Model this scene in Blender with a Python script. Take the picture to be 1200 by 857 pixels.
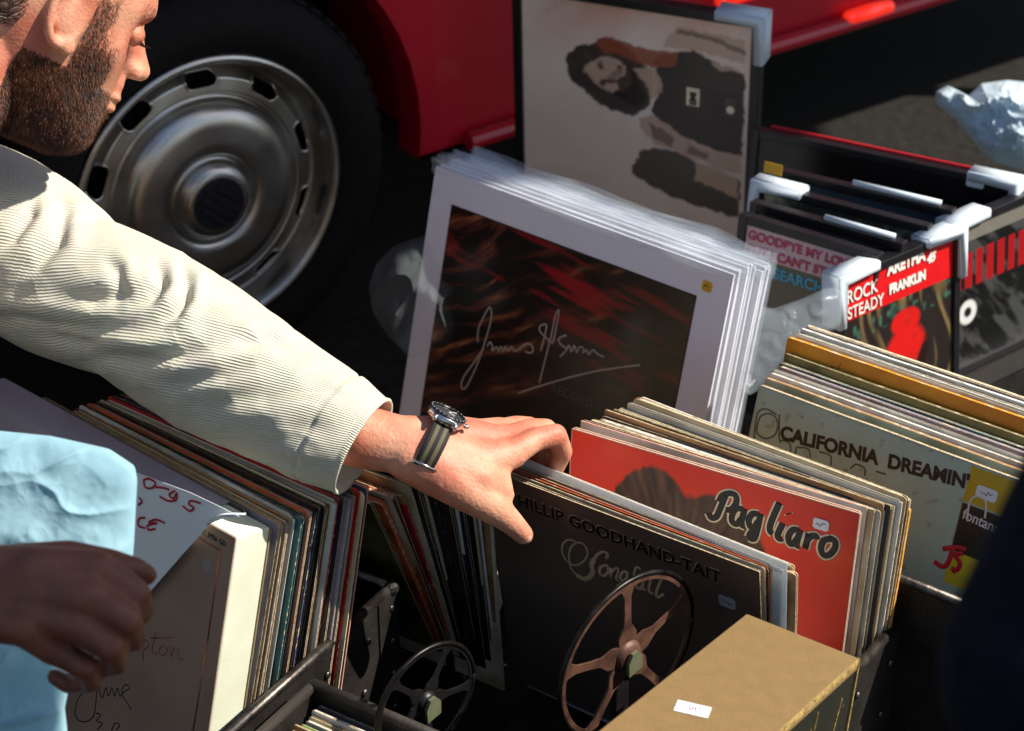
import bpy, bmesh, math, random
import numpy as np
from mathutils import Vector, Matrix, noise
for o in list(bpy.data.objects): bpy.data.objects.remove(o)
S = bpy.context.scene
COL = S.collection
R = math.radians
V = Vector
# ------------------------------------------------------------------ camera, sky, sun, exposure
PITCH = R(31); CH = 1.53; FPX = 2499.0
cd = bpy.data.cameras.new('camera'); cam = bpy.data.objects.new('camera', cd); COL.objects.link(cam)
cam.location = (0, 0, CH); cam.rotation_euler = (math.pi/2 - PITCH, 0, 0)
cd.sensor_width = 36; cd.lens = FPX/1200*36; cd.clip_end = 500; cd.clip_start = .05
cd.dof.use_dof = True; cd.dof.focus_distance = 2.12; cd.dof.aperture_fstop = 6.0
S.camera = cam
SUN_AZ, SUN_EL = R(-3), R(46)
w = bpy.data.worlds.new('World'); S.world = w; w.use_nodes = True
nt = w.node_tree; sk = nt.nodes.new('ShaderNodeTexSky'); sk.sky_type = 'NISHITA'; sk.sun_disc = False
sk.sun_elevation = SUN_EL; sk.sun_rotation = math.pi/2 - SUN_AZ
nt.links.new(sk.outputs[0], nt.nodes['Background'].inputs[0]); nt.nodes['Background'].inputs[1].default_value = 0.085
sd = bpy.data.lights.new('sun', 'SUN'); sun = bpy.data.objects.new('sun', sd); COL.objects.link(sun)
sd.energy = 5.0; sd.angle = R(.5); sd.color = (1, .95, .86)
sdir = V((math.cos(SUN_EL)*math.cos(SUN_AZ), math.cos(SUN_EL)*math.sin(SUN_AZ), math.sin(SUN_EL)))
sun.rotation_euler = sdir.to_track_quat('Z', 'Y').to_euler()
S.view_settings.view_transform = 'Standard'; S.view_settings.look = 'None'
S.view_settings.gamma = 1; S.view_settings.exposure = 0.62; S.view_settings.use_curve_mapping = False
# ------------------------------------------------------------------ helpers
CR = V((1, 0, 0)); CF = V((0, math.cos(PITCH), -math.sin(PITCH))); CU = V((0, math.sin(PITCH), math.cos(PITCH)))
C0 = V((0, 0, CH))
def ray(u, v): return CF + CR*((u-600)/FPX) + CU*((428.5-v)/FPX)
def G(u, v, z):
    d = ray(u, v); return C0 + d*((z-CH)/d.z)
def D(u, v, dep): return C0 + ray(u, v)*dep
def onplane(u, v, p, n):
    d = ray(u, v); return C0 + d*((p-C0).dot(n)/d.dot(n))
def lin(c):
    c = [x/255 for x in c]; return tuple([(x/12.92 if x <= .04045 else ((x+.055)/1.055)**2.4) for x in c])
def link(o, parent=None):
    COL.objects.link(o)
    if parent is not None: o.parent = parent
    return o
def tag(o, label=None, cat=None, group=None, kind=None):
    if label: o['label'] = label
    if cat: o['category'] = cat
    if group: o['group'] = group
    if kind: o['kind'] = kind
    return o
def empty(name, M, label, cat, group=None):
    o = bpy.data.objects.new(name, None); o.empty_display_size = .05; link(o); o.matrix_world = M
    return tag(o, label, cat, group)
def obj(name, bm, mats, parent=None, smooth=False, recalc=True):
    if recalc: bmesh.ops.recalc_face_normals(bm, faces=bm.faces)
    me = bpy.data.meshes.new(name); bm.to_mesh(me); bm.free()
    for m in (mats if isinstance(mats, (list, tuple)) else [mats]): me.materials.append(m)
    if smooth: me.polygons.foreach_set('use_smooth', [True]*len(me.polygons))
    return link(bpy.data.objects.new(name, me), parent)
def frame_M(org, az, lean):
    b = V((math.cos(az), math.sin(az), 0)); a = V((-math.sin(az), math.cos(az), 0)); z = V((0, 0, 1))
    up = z*math.cos(lean) + a*math.sin(lean); n = a*math.cos(lean) - z*math.sin(lean)
    M = Matrix((b, n, up)).transposed().to_4x4(); M.translation = org
    return M
def axes_M(org, x, z):
    z = z.normalized(); y = z.cross(x).normalized(); x = y.cross(z)
    M = Matrix((x, y, z)).transposed().to_4x4(); M.translation = org
    return M
# --- materials
MC = {}
def mat(name, col, rough=.6, metal=0., var=.12, nscale=30., bump=0., bscale=200., col2=None, thr=None, spec=.5, coat=0., sss=0., obj_rand=False, stretch=(1,1,1), trans=0., detail=5):
    if name in MC: return MC[name]
    m = bpy.data.materials.new(name); m.use_nodes = True; MC[name] = m
    n = m.node_tree; b = n.nodes['Principled BSDF']; L = n.links.new
    b.inputs['Roughness'].default_value = rough; b.inputs['Metallic'].default_value = metal
    b.inputs['Specular IOR Level'].default_value = spec; b.inputs['Coat Weight'].default_value = coat
    if sss: b.inputs['Subsurface Weight'].default_value = sss; b.inputs['Subsurface Radius'].default_value = (.01, .004, .002)
    if trans: b.inputs['Transmission Weight'].default_value = trans
    tc = n.nodes.new('ShaderNodeTexCoord'); mp = n.nodes.new('ShaderNodeMapping'); L(tc.outputs['Object'], mp.inputs[0])
    mp.inputs['Scale'].default_value = stretch
    if obj_rand:
        oi = n.nodes.new('ShaderNodeObjectInfo'); mm = n.nodes.new('ShaderNodeMath'); mm.operation = 'MULTIPLY'; mm.inputs[1].default_value = 50
        L(oi.outputs['Random'], mm.inputs[0]); L(mm.outputs[0], mp.inputs['Location'])
    nz = n.nodes.new('ShaderNodeTexNoise'); nz.inputs['Scale'].default_value = nscale; nz.inputs['Detail'].default_value = detail
    L(mp.outputs[0], nz.inputs['Vector'])
    rp = n.nodes.new('ShaderNodeValToRGB'); L(nz.outputs[0], rp.inputs[0])
    c = tuple(col); c2 = tuple(col2) if col2 else tuple(x*(1-2*var) for x in col)
    t0, t1 = thr if thr else (.3, .7)
    rp.color_ramp.elements[0].position = t0; rp.color_ramp.elements[1].position = t1
    rp.color_ramp.elements[0].color = (*c2, 1); rp.color_ramp.elements[1].color = (*c, 1)
    L(rp.outputs[0], b.inputs['Base Color'])
    nr = n.nodes.new('ShaderNodeMapRange'); nr.inputs[3].default_value = max(0, rough-.08); nr.inputs[4].default_value = min(1, rough+.1)
    L(nz.outputs[0], nr.inputs[0]); L(nr.outputs[0], b.inputs['Roughness'])
    if bump:
        n2 = n.nodes.new('ShaderNodeTexNoise'); n2.inputs['Scale'].default_value = bscale; n2.inputs['Detail'].default_value = 4
        L(mp.outputs[0], n2.inputs['Vector'])
        bp = n.nodes.new('ShaderNodeBump'); bp.inputs['Strength'].default_value = bump; bp.inputs['Distance'].default_value = .002
        L(n2.outputs[0], bp.inputs['Height']); L(bp.outputs[0], b.inputs['Normal'])
    return m
def film(name, col, alpha, rough=.15):
    if name in MC: return MC[name]
    m = mat(name, col, rough, var=.05, bump=.3, bscale=40)
    n = m.node_tree; L = n.links.new; b = n.nodes['Principled BSDF']
    tr = n.nodes.new('ShaderNodeBsdfTransparent'); mx = n.nodes.new('ShaderNodeMixShader'); mx.inputs[0].default_value = alpha
    out = n.nodes['Material Output']; L(tr.outputs[0], mx.inputs[1]); L(b.outputs[0], mx.inputs[2]); L(mx.outputs[0], out.inputs[0])
    return m
# --- mesh pieces
def box(bm, x0, x1, y0, y1, z0, z1, mi=0, bev=0):
    v = [bm.verts.new((x, y, z)) for x in (x0, x1) for y in (y0, y1) for z in (z0, z1)]
    fs = [bm.faces.new([v[i] for i in q]) for q in ((0,1,3,2),(4,6,7,5),(0,4,5,1),(2,3,7,6),(0,2,6,4),(1,5,7,3))]
    for f in fs: f.material_index = mi
    if bev: 
        es = list({e for f in fs for e in f.edges}); bmesh.ops.bevel(bm, geom=es, offset=bev, segments=2, profile=.5, affect='EDGES')
def tube(bm, pts, rad, seg=8, flat=None, mi=0, cap=True):
    """tube along pts; rad number or list; flat=(axis vector, factor) squashes it along that axis"""
    pts = [V(p) for p in pts]; n = len(pts)
    if not hasattr(rad, '__len__'): rad = [rad]*n
    rings = []; prev = None
    for i, p in enumerate(pts):
        t = (pts[min(i+1, n-1)] - pts[max(i-1, 0)])
        if t.length < 1e-9: t = V((1, 0, 0))
        t.normalize()
        if flat: u = flat[0].normalized(); s = t.cross(u).normalized()
        else:
            if prev is None: prev = t.orthogonal().normalized()
            prev = (prev - t*prev.dot(t)).normalized(); u = prev; s = t.cross(u)
        k = flat[1] if flat else 1
        rings.append([bm.verts.new(p + (s*math.cos(a) + u*math.sin(a)*k)*rad[i]) for a in [2*math.pi*j/seg for j in range(seg)]])
    for i in range(n-1):
        for j in range(seg):
            f = bm.faces.new((rings[i][j], rings[i][(j+1) % seg], rings[i+1][(j+1) % seg], rings[i+1][j])); f.material_index = mi
    if cap:
        for r_ in (rings[0], rings[-1]):
            f = bm.faces.new(r_); f.material_index = mi
def smooth_pts(pts, k=6):
    """Catmull-Rom resample"""
    P = [V(p) for p in pts]
    if len(P) < 3: return P
    out = []
    for i in range(len(P)-1):
        p0 = P[max(i-1, 0)]; p1 = P[i]; p2 = P[i+1]; p3 = P[min(i+2, len(P)-1)]
        for j in range(k):
            t = j/k
            out.append(.5*((2*p1)+(p2-p0)*t+(2*p0-5*p1+4*p2-p3)*t*t+(3*p1-p0-3*p2+p3)*t**3))
    out.append(P[-1]); return out
def lathe(bm, prof, seg=64, mi=0, closed=False, skip=None):
    """prof: (r, h) points; axis = +Y local (h along -Y means toward the viewer side)"""
    rings = []
    for r_, h in prof:
        rings.append([bm.verts.new((r_*math.cos(a), h, r_*math.sin(a))) for a in [2*math.pi*j/seg for j in range(seg)]])
    for i in range(len(rings)-1):
        for j in range(seg):
            if skip and skip((prof[i][0]+prof[i+1][0])/2, 2*math.pi*(j+.5)/seg): continue
            try:
                f = bm.faces.new((rings[i][j], rings[i][(j+1) % seg], rings[i+1][(j+1) % seg], rings[i+1][j])); f.material_index = mi
            except ValueError: pass
def prism(bm, pts, y0, y1, mi=0, mi_side=None):
    """polygon in XZ extruded along Y"""
    a = [bm.verts.new((p[0], y0, p[1])) for p in pts]; b = [bm.verts.new((p[0], y1, p[1])) for p in pts]
    f = bm.faces.new(a); f.material_index = mi; f = bm.faces.new(b[::-1]); f.material_index = mi
    for i in range(len(pts)):
        j = (i+1) % len(pts); f = bm.faces.new((a[i], b[i], b[j], a[j])); f.material_index = mi if mi_side is None else mi_side
def ball(bm, c, r_, M=None, sc=(1, 1, 1), seg=16):
    m = Matrix.Translation(c) @ (M.to_4x4() if M else Matrix()) @ Matrix.Diagonal((r_*sc[0], r_*sc[1], r_*sc[2], 1))
    bmesh.ops.create_uvsphere(bm, u_segments=seg, v_segments=max(6, seg*2//3), radius=1, matrix=m)
def limb(bm, pts, rads, seg=14):
    """tapered capsule chain: cones plus balls at the joints (fused later)"""
    for p, r_ in zip(pts, rads): ball(bm, p, r_, seg=seg)
    for i in range(len(pts)-1):
        tube(bm, [pts[i], pts[i+1]], [rads[i], rads[i+1]], seg=seg)
def fuse(name, bm, voxel, smooth_it, m, parent):
    o = obj(name, bm, m, None, True)
    md = o.modifiers.new('r', 'REMESH'); md.mode = 'VOXEL'; md.voxel_size = voxel; md.use_smooth_shade = True
    if smooth_it:
        ms = o.modifiers.new('s', 'SMOOTH'); ms.factor = .6; ms.iterations = smooth_it
    dg = bpy.context.evaluated_depsgraph_get(); dg.update()
    me = bpy.data.meshes.new_from_object(o.evaluated_get(dg)); o.modifiers.clear()
    old = o.data; o.data = me; bpy.data.meshes.remove(old)
    if not me.materials: me.materials.append(m)
    me.polygons.foreach_set('use_smooth', [True]*len(me.polygons))
    if parent is not None: o.parent = parent; o.matrix_parent_inverse = parent.matrix_world.inverted()
    return o
def wobj(name, bm, m, parent, smooth=False):
    """mesh in world coordinates kept in place under its parent"""
    o = obj(name, bm, m, None, smooth)
    if parent is not None: o.parent = parent; o.matrix_parent_inverse = parent.matrix_world.inverted()
    return o
def text_obj(name, s, size, m, parent, x, z, y, rot=0, ex=.0002, offset=0, sx=1, shear=0, align='LEFT', spacing=1):
    """flat raised lettering standing in the XZ plane of the parent, facing -Y"""
    c = bpy.data.curves.new(name, 'FONT'); c.body = s; c.size = size; c.extrude = ex; c.offset = offset; c.shear = shear; c.align_x = align; c.space_character = spacing
    t = bpy.data.objects.new(name, c); COL.objects.link(t)
    dg = bpy.context.evaluated_depsgraph_get(); me = bpy.data.meshes.new_from_object(t.evaluated_get(dg))
    bpy.data.objects.remove(t)
    me.transform(Matrix.Translation((x, y, z)) @ Matrix.Rotation(-rot, 4, 'Y') @ Matrix.Rotation(math.pi/2, 4, 'X') @ Matrix.Diagonal((sx, 1, 1, 1)))
    me.materials.clear(); me.materials.append(m)
    return link(bpy.data.objects.new(name, me), parent)
def loc_px(M, u, v, y=0.):
    """pixel -> (x, z) on the plane y of a standing sheet"""
    n = M.to_3x3() @ V((0, 1, 0)); p = M @ V((0, y, 0))
    q = M.inverted() @ onplane(u, v, p, n); return q.x, q.z
def ink(name, M, strokes, rad, m, parent, y, k=5, flat=.25):
    """handwriting / lettering: traced pixel strokes laid on the sheet as thin raised ink"""
    bm = bmesh.new()
    for st in strokes:
        rr = rad
        if isinstance(st[0], (int, float)): rr, st = st[0], st[1:]
        P = [V((loc_px(M, u, v, y)[0], y, loc_px(M, u, v, y)[1])) for u, v in st]
        P = smooth_pts(P, k) if len(P) > 2 else P
        tube(bm, P, rr, seg=8, flat=(V((0, 1, 0)), flat))
    return obj(name, bm, m, parent, True)
# colour sheet: fine grid whose vertices carry the printed picture
def vcol_mat(name='printed_picture', rough=.45):
    if name in MC: return MC[name]
    m = mat(name, (1, 1, 1), rough); n = m.node_tree
    a = n.nodes.new('ShaderNodeVertexColor'); a.layer_name = 'Col'
    mx = n.nodes.new('ShaderNodeMix'); mx.data_type = 'RGBA'; mx.blend_type = 'MULTIPLY'; mx.inputs[0].default_value = .25
    rp = [x for x in n.nodes if x.type == 'VALTORGB'][0]
    n.links.new(a.outputs[0], mx.inputs[6]); n.links.new(rp.outputs[0], mx.inputs[7])
    n.links.new(mx.outputs[2], n.nodes['Principled BSDF'].inputs['Base Color'])
    return m
def sheet(name, x0, x1, z0, z1, y, fn, parent, nx=160, rough=.45):
    nz_ = max(2, int(nx*(z1-z0)/(x1-x0)))
    X, Z = np.meshgrid(np.linspace(0, 1, nx+1), np.linspace(0, 1, nz_+1))
    c = fn(X.ravel(), 1-Z.ravel())                     # u right, v down
    me = bpy.data.meshes.new(name)
    vs = np.stack([x0+X.ravel()*(x1-x0), np.full(X.size, y), z0+Z.ravel()*(z1-z0)], 1)
    i = np.arange(nz_)[:, None]*(nx+1)+np.arange(nx)[None]; i = i.ravel()
    fs = np.stack([i, i+1, i+nx+2, i+nx+1], 1)
    me.from_pydata(vs.tolist(), [], fs.tolist())
    at = me.color_attributes.new('Col', 'FLOAT_COLOR', 'POINT')
    at.data.foreach_set('color', np.concatenate([c, np.ones((len(c), 1))], 1).astype(np.float32).ravel())
    me.materials.append(vcol_mat('printed_picture_%d' % int(rough*100), rough))
    return link(bpy.data.objects.new(name, me), parent)
rng = np.random.RandomState(7)
def vnoise(x, y, seed=0):
    rs = np.random.RandomState(seed); g = rs.rand(64, 64)
    xi = np.floor(x).astype(int); yi = np.floor(y).astype(int); fx = x-xi; fy = y-yi
    fx = fx*fx*(3-2*fx); fy = fy*fy*(3-2*fy)
    a = g[yi % 64, xi % 64]; b = g[yi % 64, (xi+1) % 64]; c = g[(yi+1) % 64, xi % 64]; d = g[(yi+1) % 64, (xi+1) % 64]
    return (a*(1-fx)+b*fx)*(1-fy)+(c*(1-fx)+d*fx)*fy
def fbm(x, y, seed=0, o=4):
    s = 0; a = .5
    for k in range(o): s = s+a*vnoise(x*2**k+k*17, y*2**k+k*9, seed+k); a /= 2
    return s/(1-.5**o)
def pip(x, y, poly):
    ins = np.zeros(x.shape, bool); n = len(poly)
    for i in range(n):
        x1, y1 = poly[i]; x2, y2 = poly[(i+1) % n]
        c = ((y1 > y) != (y2 > y)) & (x < (x2-x1)*(y-y1)/((y2-y1) or 1e-9)+x1); ins ^= c
    return ins
def mixc(c, col, a):
    a = np.clip(a, 0, 1)[:, None]; return c*(1-a)+np.array(col)[None]*a
def ell(x, y, cx, cy, rx, ry, rot=0, soft=.15):
    dx, dy = x-cx, y-cy; c_, s_ = math.cos(rot), math.sin(rot)
    d = np.sqrt(((dx*c_+dy*s_)/rx)**2+((-dx*s_+dy*c_)/ry)**2); return np.clip((1+soft-d)/(2*soft), 0, 1)

# ------------------------------------------------------------------ ground
asph = mat('asphalt', (.027, .023, .019), .95, spec=.15, var=.3, nscale=60, bump=.6, bscale=500, detail=8)
bm = bmesh.new(); bmesh.ops.create_grid(bm, x_segments=4, y_segments=4, size=150)
g = obj('ground', bm, asph); tag(g, kind='structure')

# ------------------------------------------------------------------ car
AZC = R(35.8)
hub = V((-.395, 2.50, .285))
red = mat('car_paint_red', (.52, .004, .020), .40, var=.1, nscale=3, coat=.2)
blk = mat('rubber_black', (.010, .009, .008), .85, spec=.2, var=.2, nscale=40, bump=.3, bscale=150)
dark = mat('dark_underside', (.006, .005, .006), .9)
# body frame: X along the car, Y inward, Z up
car = empty('parked_car', frame_M(V((hub.x, hub.y, 0)), AZC, 0), 'old red car parked behind the records, round silver wheel showing', 'car')
arch_r = .345
def body_outline():
    P = []
    zc = hub.z
    a0 = math.asin((.235-zc)/arch_r)
    P.append((2.2, .235)); 
    for i in range(25):
        a = a0 + (math.pi - 2*a0)*i/24; P.append((arch_r*math.cos(a), zc+arch_r*math.sin(a)))
    P += [(-.75, .25), (-.8, .45), (-.78, .66), (-.6, .78), (2.15, .84), (2.3, .5)]
    return P
bm = bmesh.new()
O = body_outline(); n = len(O)
# layered side: bulges outward at mid height
def layer(off, inset): return [V((x + (0), off, z)) for x, z in O]
prev = None
for y, sh in ((.075, 0), (.035, 0), (.02, .004), (.03, .012)):
    ring = [bm.verts.new((x, y, z)) for x, z in O]
    if prev:
        for i in range(n): bm.faces.new((prev[i], prev[(i+1) % n], ring[(i+1) % n], ring[i]))
    prev = ring
bm.faces.new(prev)
o = obj('fender', bm, red, car)
bm = bmesh.new()
prism(bm, [(2.25, .26), (.36, .26), (.36, .68), (-.36, .68), (-.36, .3), (-.72, .3), (-.75, .7), (-.55, .8), (2.1, .85), (2.25, .5)], .1, 1.5)
obj('body', bm, red, car)
bm = bmesh.new(); prism(bm, [(.2, .84), (.55, 1.3), (1.9, 1.36), (2.2, .84)], .2, 1.4); obj('cabin', bm, mat('car_glass', (.02, .03, .035), .08), car)
bm = bmesh.new(); box(bm, -.7, 2.2, .12, 1.45, .2, .26); box(bm, -.36, .36, .28, .5, .2, .68); obj('underbody', bm, dark, car)
bm = bmesh.new(); tube(bm, [(.42, .012, .245), (1.0, .012, .25), (2.15, .012, .25)], .013, 10); obj('sill', bm, red, car)
glintm = mat('red_glint_glow', (.9, .03, .02), .15, var=.05, coat=.5)
glintm.node_tree.nodes['Principled BSDF'].inputs['Emission Color'].default_value = (1, .03, .01, 1); glintm.node_tree.nodes['Principled BSDF'].inputs['Emission Strength'].default_value = .55
# sun glints on the sill, drawn as glowing red pills near the far end
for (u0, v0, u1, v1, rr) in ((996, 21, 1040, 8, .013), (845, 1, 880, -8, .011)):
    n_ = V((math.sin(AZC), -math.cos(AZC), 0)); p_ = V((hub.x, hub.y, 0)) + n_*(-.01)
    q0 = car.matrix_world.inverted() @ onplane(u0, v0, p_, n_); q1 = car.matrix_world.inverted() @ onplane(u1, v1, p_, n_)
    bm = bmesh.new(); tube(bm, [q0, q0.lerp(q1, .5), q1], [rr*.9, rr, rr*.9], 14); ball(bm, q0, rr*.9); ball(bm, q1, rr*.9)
    obj('sill_glint_glow', bm, glintm, car, True)
# wheel
wh = bpy.data.objects.new('wheel', None); link(wh, car); wh.location = (0, 0, hub.z)
RT = .275
bm = bmesh.new()
prof = [(.185, .02), (.195, .0), (.205, -.012), (.225, -.02), (.25, -.015), (.266, .0), (RT-.002, .015), (RT, .03), (RT, .12), (.262, .14), (.22, .15), (.185, .14)]
lathe(bm, prof, 96)
for k in range(60):       # tread blocks
    a = 2*math.pi*k/60
    for y0, y1 in ((.02, .062), (.07, .125)):
        m_ = Matrix.Rotation(-a, 4, 'Y')
        vs = [bm.verts.new(m_ @ V((x, y, z))) for x in (RT-.002, RT+.006) for y in (y0, y1) for z in (-.010, .010)]
        for q in ((0,1,3,2),(4,6,7,5),(0,4,5,1),(2,3,7,6),(0,2,6,4),(1,5,7,3)): bm.faces.new([vs[i] for i in q])
obj('tyre', bm, blk, wh, True)
steel = mat('wheel_steel', (.66, .66, .63), .33, 1., var=.25, nscale=14, bump=.05, col2=(.40, .36, .31))
bm = bmesh.new()
slots = [(math.radians(a)) for a in np.arange(15, 375, 36)]
def in_slot(r_, a):
    for s in slots:
        d = (a-s+math.pi) % (2*math.pi) - math.pi
        dx = abs(d*r_); dy = abs(r_-.157)
        dx = max(0, dx-.013)
        if dx*dx+dy*dy < .0095**2: return True
    return False
prof = [(.196, .004), (.197, -.006), (.190, -.012), (.184, -.006), (.181, .012), (.179, .03), (.176, .034)] + \
       [(.172-.0015*i, .034-.0022*min(i, 9)-.0002*i) for i in range(22)] + \
       [(.138, .012), (.136, .018), (.133, .02), (.130, .014), (.126, .002), (.121, -.006), (.112, -.011), (.1, -.013), (.08, -.014), (.066, -.015), (.062, -.01), (.059, -.004), (.056, -.003),
        (.053, -.008), (.05, -.018), (.045, -.023), (.038, -.025), (.015, -.026), (.0005, -.026)]
lathe(bm, prof, 640, skip=in_slot)
obj('rim', bm, steel, wh, True)
for s in slots:
    bm = bmesh.new(); P = []
    for i in range(49):
        t = 2*math.pi*i/48; x = math.cos(t)*.0105 ; z = math.sin(t)*.0105
        z += .013 if z > 0 else -.013
        r_ = .157+x; aa = s+z/.157
        yy = .034-.0022*min(max((.172-r_)/.0015, 0), 9)-.002
        P.append(V((r_*math.cos(aa), yy+.0005, r_*math.sin(aa))))
    tube(bm, P, .0022, 6, cap=False)
    obj('slot_edge', bm, steel, wh, True)
bm = bmesh.new(); lathe(bm, [(.18, .05), (.0005, .05)], 48); obj('brake_drum', bm, dark, wh)
bm = bmesh.new(); lathe(bm, [(.0365, -.0262), (.036, -.028), (.0005, -.0285)], 48)
for zz, ww in ((.018, .02), (.006, .03), (-.006, .03), (-.018, .02)): box(bm, -ww, ww, -.0305, -.028, zz-.0035, zz+.0035)
b_ = obj('badge', bm, mat('badge_dark', (.015, .015, .02), .4), wh); b_.rotation_euler = (0, R(40), 0)

# ------------------------------------------------------------------ record sleeves
PAL = {  # name: (colour, second colour)
 'black': ((16, 15, 17), (34, 32, 34)), 'cream': ((205, 192, 160), (170, 150, 112)), 'grey': ((110, 106, 104), (70, 66, 66)),
 'teal': ((54, 104, 106), (24, 54, 60)), 'orange': ((196, 92, 44), (120, 60, 35)), 'red': ((178, 24, 22), (90, 12, 14)),
 'white': ((215, 214, 205), (170, 168, 158)), 'tan': ((165, 125, 82), (120, 84, 50)), 'mauve': ((150, 138, 148), (110, 100, 110)),
 'pink': ((205, 140, 120), (160, 95, 80)), 'green': ((84, 118, 40), (40, 66, 26)), 'yellow': ((206, 140, 26), (190, 115, 20)),
 'brown': ((66, 44, 32), (36, 24, 18)), 'blue': ((66, 78, 108), (30, 38, 60)), 'olive': ((120, 112, 60), (70, 66, 36)), 'navy': ((22, 28, 46), (14, 14, 22))}
card = mat('sleeve_card', lin((214, 198, 165)), .8, nscale=300, var=.2, col2=lin((150, 118, 80)), obj_rand=True)
def cover_mat(k):
    c, c2 = PAL[k]; return mat('sleeve_print_'+k, lin(c), .38, nscale=16, col2=lin(c2), thr=(.38, .55), obj_rand=True, bump=.08, bscale=60)
def edge_mat(k):
    c, c2 = PAL[k]; return mat('sleeve_edge_'+k, lin(c), .7, nscale=150, col2=lin((205, 185, 148)) if k not in ('cream', 'white', 'black', 'navy', 'brown') else (lin((150, 125, 90)) if k in ('cream', 'white') else lin((105, 88, 68))), thr=(.36, .43) if k in ('black', 'navy', 'brown') else (.38, .46), obj_rand=True, stretch=(.6, 2, 1), bump=.15, bscale=300)
paper = {k: mat('inner_paper_'+k, lin(c), .85, nscale=80, var=.1, obj_rand=True) for k, c in (('w', (222, 218, 205)), ('c', (200, 178, 140)), ('d', (24, 22, 24)))}
def outline(w_, h_, r_, jit, rnd, tl=None, n=9):
    P = []
    def seg(x0, z0, x1, z1):
        for i in range(n):
            t = i/n; nx, nz2 = -(z1-z0), (x1-x0); l = math.hypot(nx, nz2)
            j = (rnd.random()-.5)*jit if i else 0
            P.append((x0+(x1-x0)*t+nx/l*j, z0+(z1-z0)*t+nz2/l*j))
    c = [r_*(.5+rnd.random()) for _ in range(4)]
    seg(c[0], 0, w_-c[1], 0); P.append((w_-c[1], 0)); P.append((w_-c[1]*.3, c[1]*.3))
    seg(w_, c[1], w_, h_-c[2]); P.append((w_, h_-c[2])); P.append((w_-c[2]*.3, h_-c[2]*.3))
    seg(w_-c[2], h_, c[3], h_); P.append((c[3], h_)); P.append((c[3]*.3, h_-c[3]*.3))
    seg(0, h_-c[3], 0, c[0]); P.append((0, c[0])); P.append((c[0]*.3, c[0]*.3))
    return P
def make_sleeve(M, t, kind, rnd, label, group, w_=.315, h_=.313, opening='right', r_=.002, name='record_sleeve', inner=None, cat='record sleeve', edge=None):
    bow = (rnd.random()-.5)*.0024
    def warp(bm):
        for v in bm.verts: v.co.y += bow*math.sin(math.pi*v.co.x/w_)*(v.co.z/h_)**2
    P = outline(w_, h_, r_, .0005, rnd); n = len(P); ct = min(.0009, t*.28)
    mats = [cover_mat(kind), edge_mat(edge or kind), card]
    bm = bmesh.new()
    if opening == 'none' or t < .0016:
        prism(bm, P, 0, t, 0, 1)
    else:
        prism(bm, P, 0, ct, 0, 2); prism(bm, P, t-ct, t, 0, 2)
        q = .0012
        # closed edges (spine / fold): left always, plus top or right
        box(bm, .0004, q, ct, t-ct, r_*1.6, h_-r_*1.6, 1)
        if opening == 'right': box(bm, r_*1.6, w_-r_*1.6, ct, t-ct, h_-q-.0002, h_-.0002+rnd.random()*.0004, 1)
        else: box(bm, w_-q, w_-.0001+rnd.random()*.0003, ct, t-ct, r_*1.6, h_-r_*1.6, 1)
    warp(bm)
    e = empty(name, M, label, cat, group)
    obj('cover', bm, mats, e)
    if opening != 'none' and t >= .0016:
        bm = bmesh.new(); it = (t-2*ct)*.55; off = ct+(t-2*ct)*(.15+.3*rnd.random())
        dx = rnd.choice((-.002, -.004, -.001, .0025)) if opening == 'right' else -.003
        dz = rnd.choice((-.002, -.005, .0015)) if opening == 'top' else -.003
        box(bm, .003, w_+dx, off, off+it, .003, h_+dz)
        warp(bm); obj('inner_sleeve', bm, paper[inner or rnd.choice('wwccd')], e)
    return e
ORD = ['first', 'second', 'third', 'fourth', 'fifth', 'sixth', 'seventh', 'eighth', 'ninth', 'tenth', 'eleventh', 'twelfth', 'thirteenth', 'fourteenth', 'fifteenth', 'sixteenth', 'seventeenth', 'eighteenth', 'nineteenth', 'twentieth',
       'twenty-first', 'twenty-second', 'twenty-third', 'twenty-fourth', 'twenty-fifth', 'twenty-sixth', 'twenty-seventh', 'twenty-eighth', 'twenty-ninth', 'thirtieth', 'thirty-first', 'thirty-second', 'thirty-third', 'thirty-fourth', 'thirty-fifth', 'thirty-sixth', 'thirty-seventh', 'thirty-eighth', 'thirty-ninth', 'fortieth']
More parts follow.
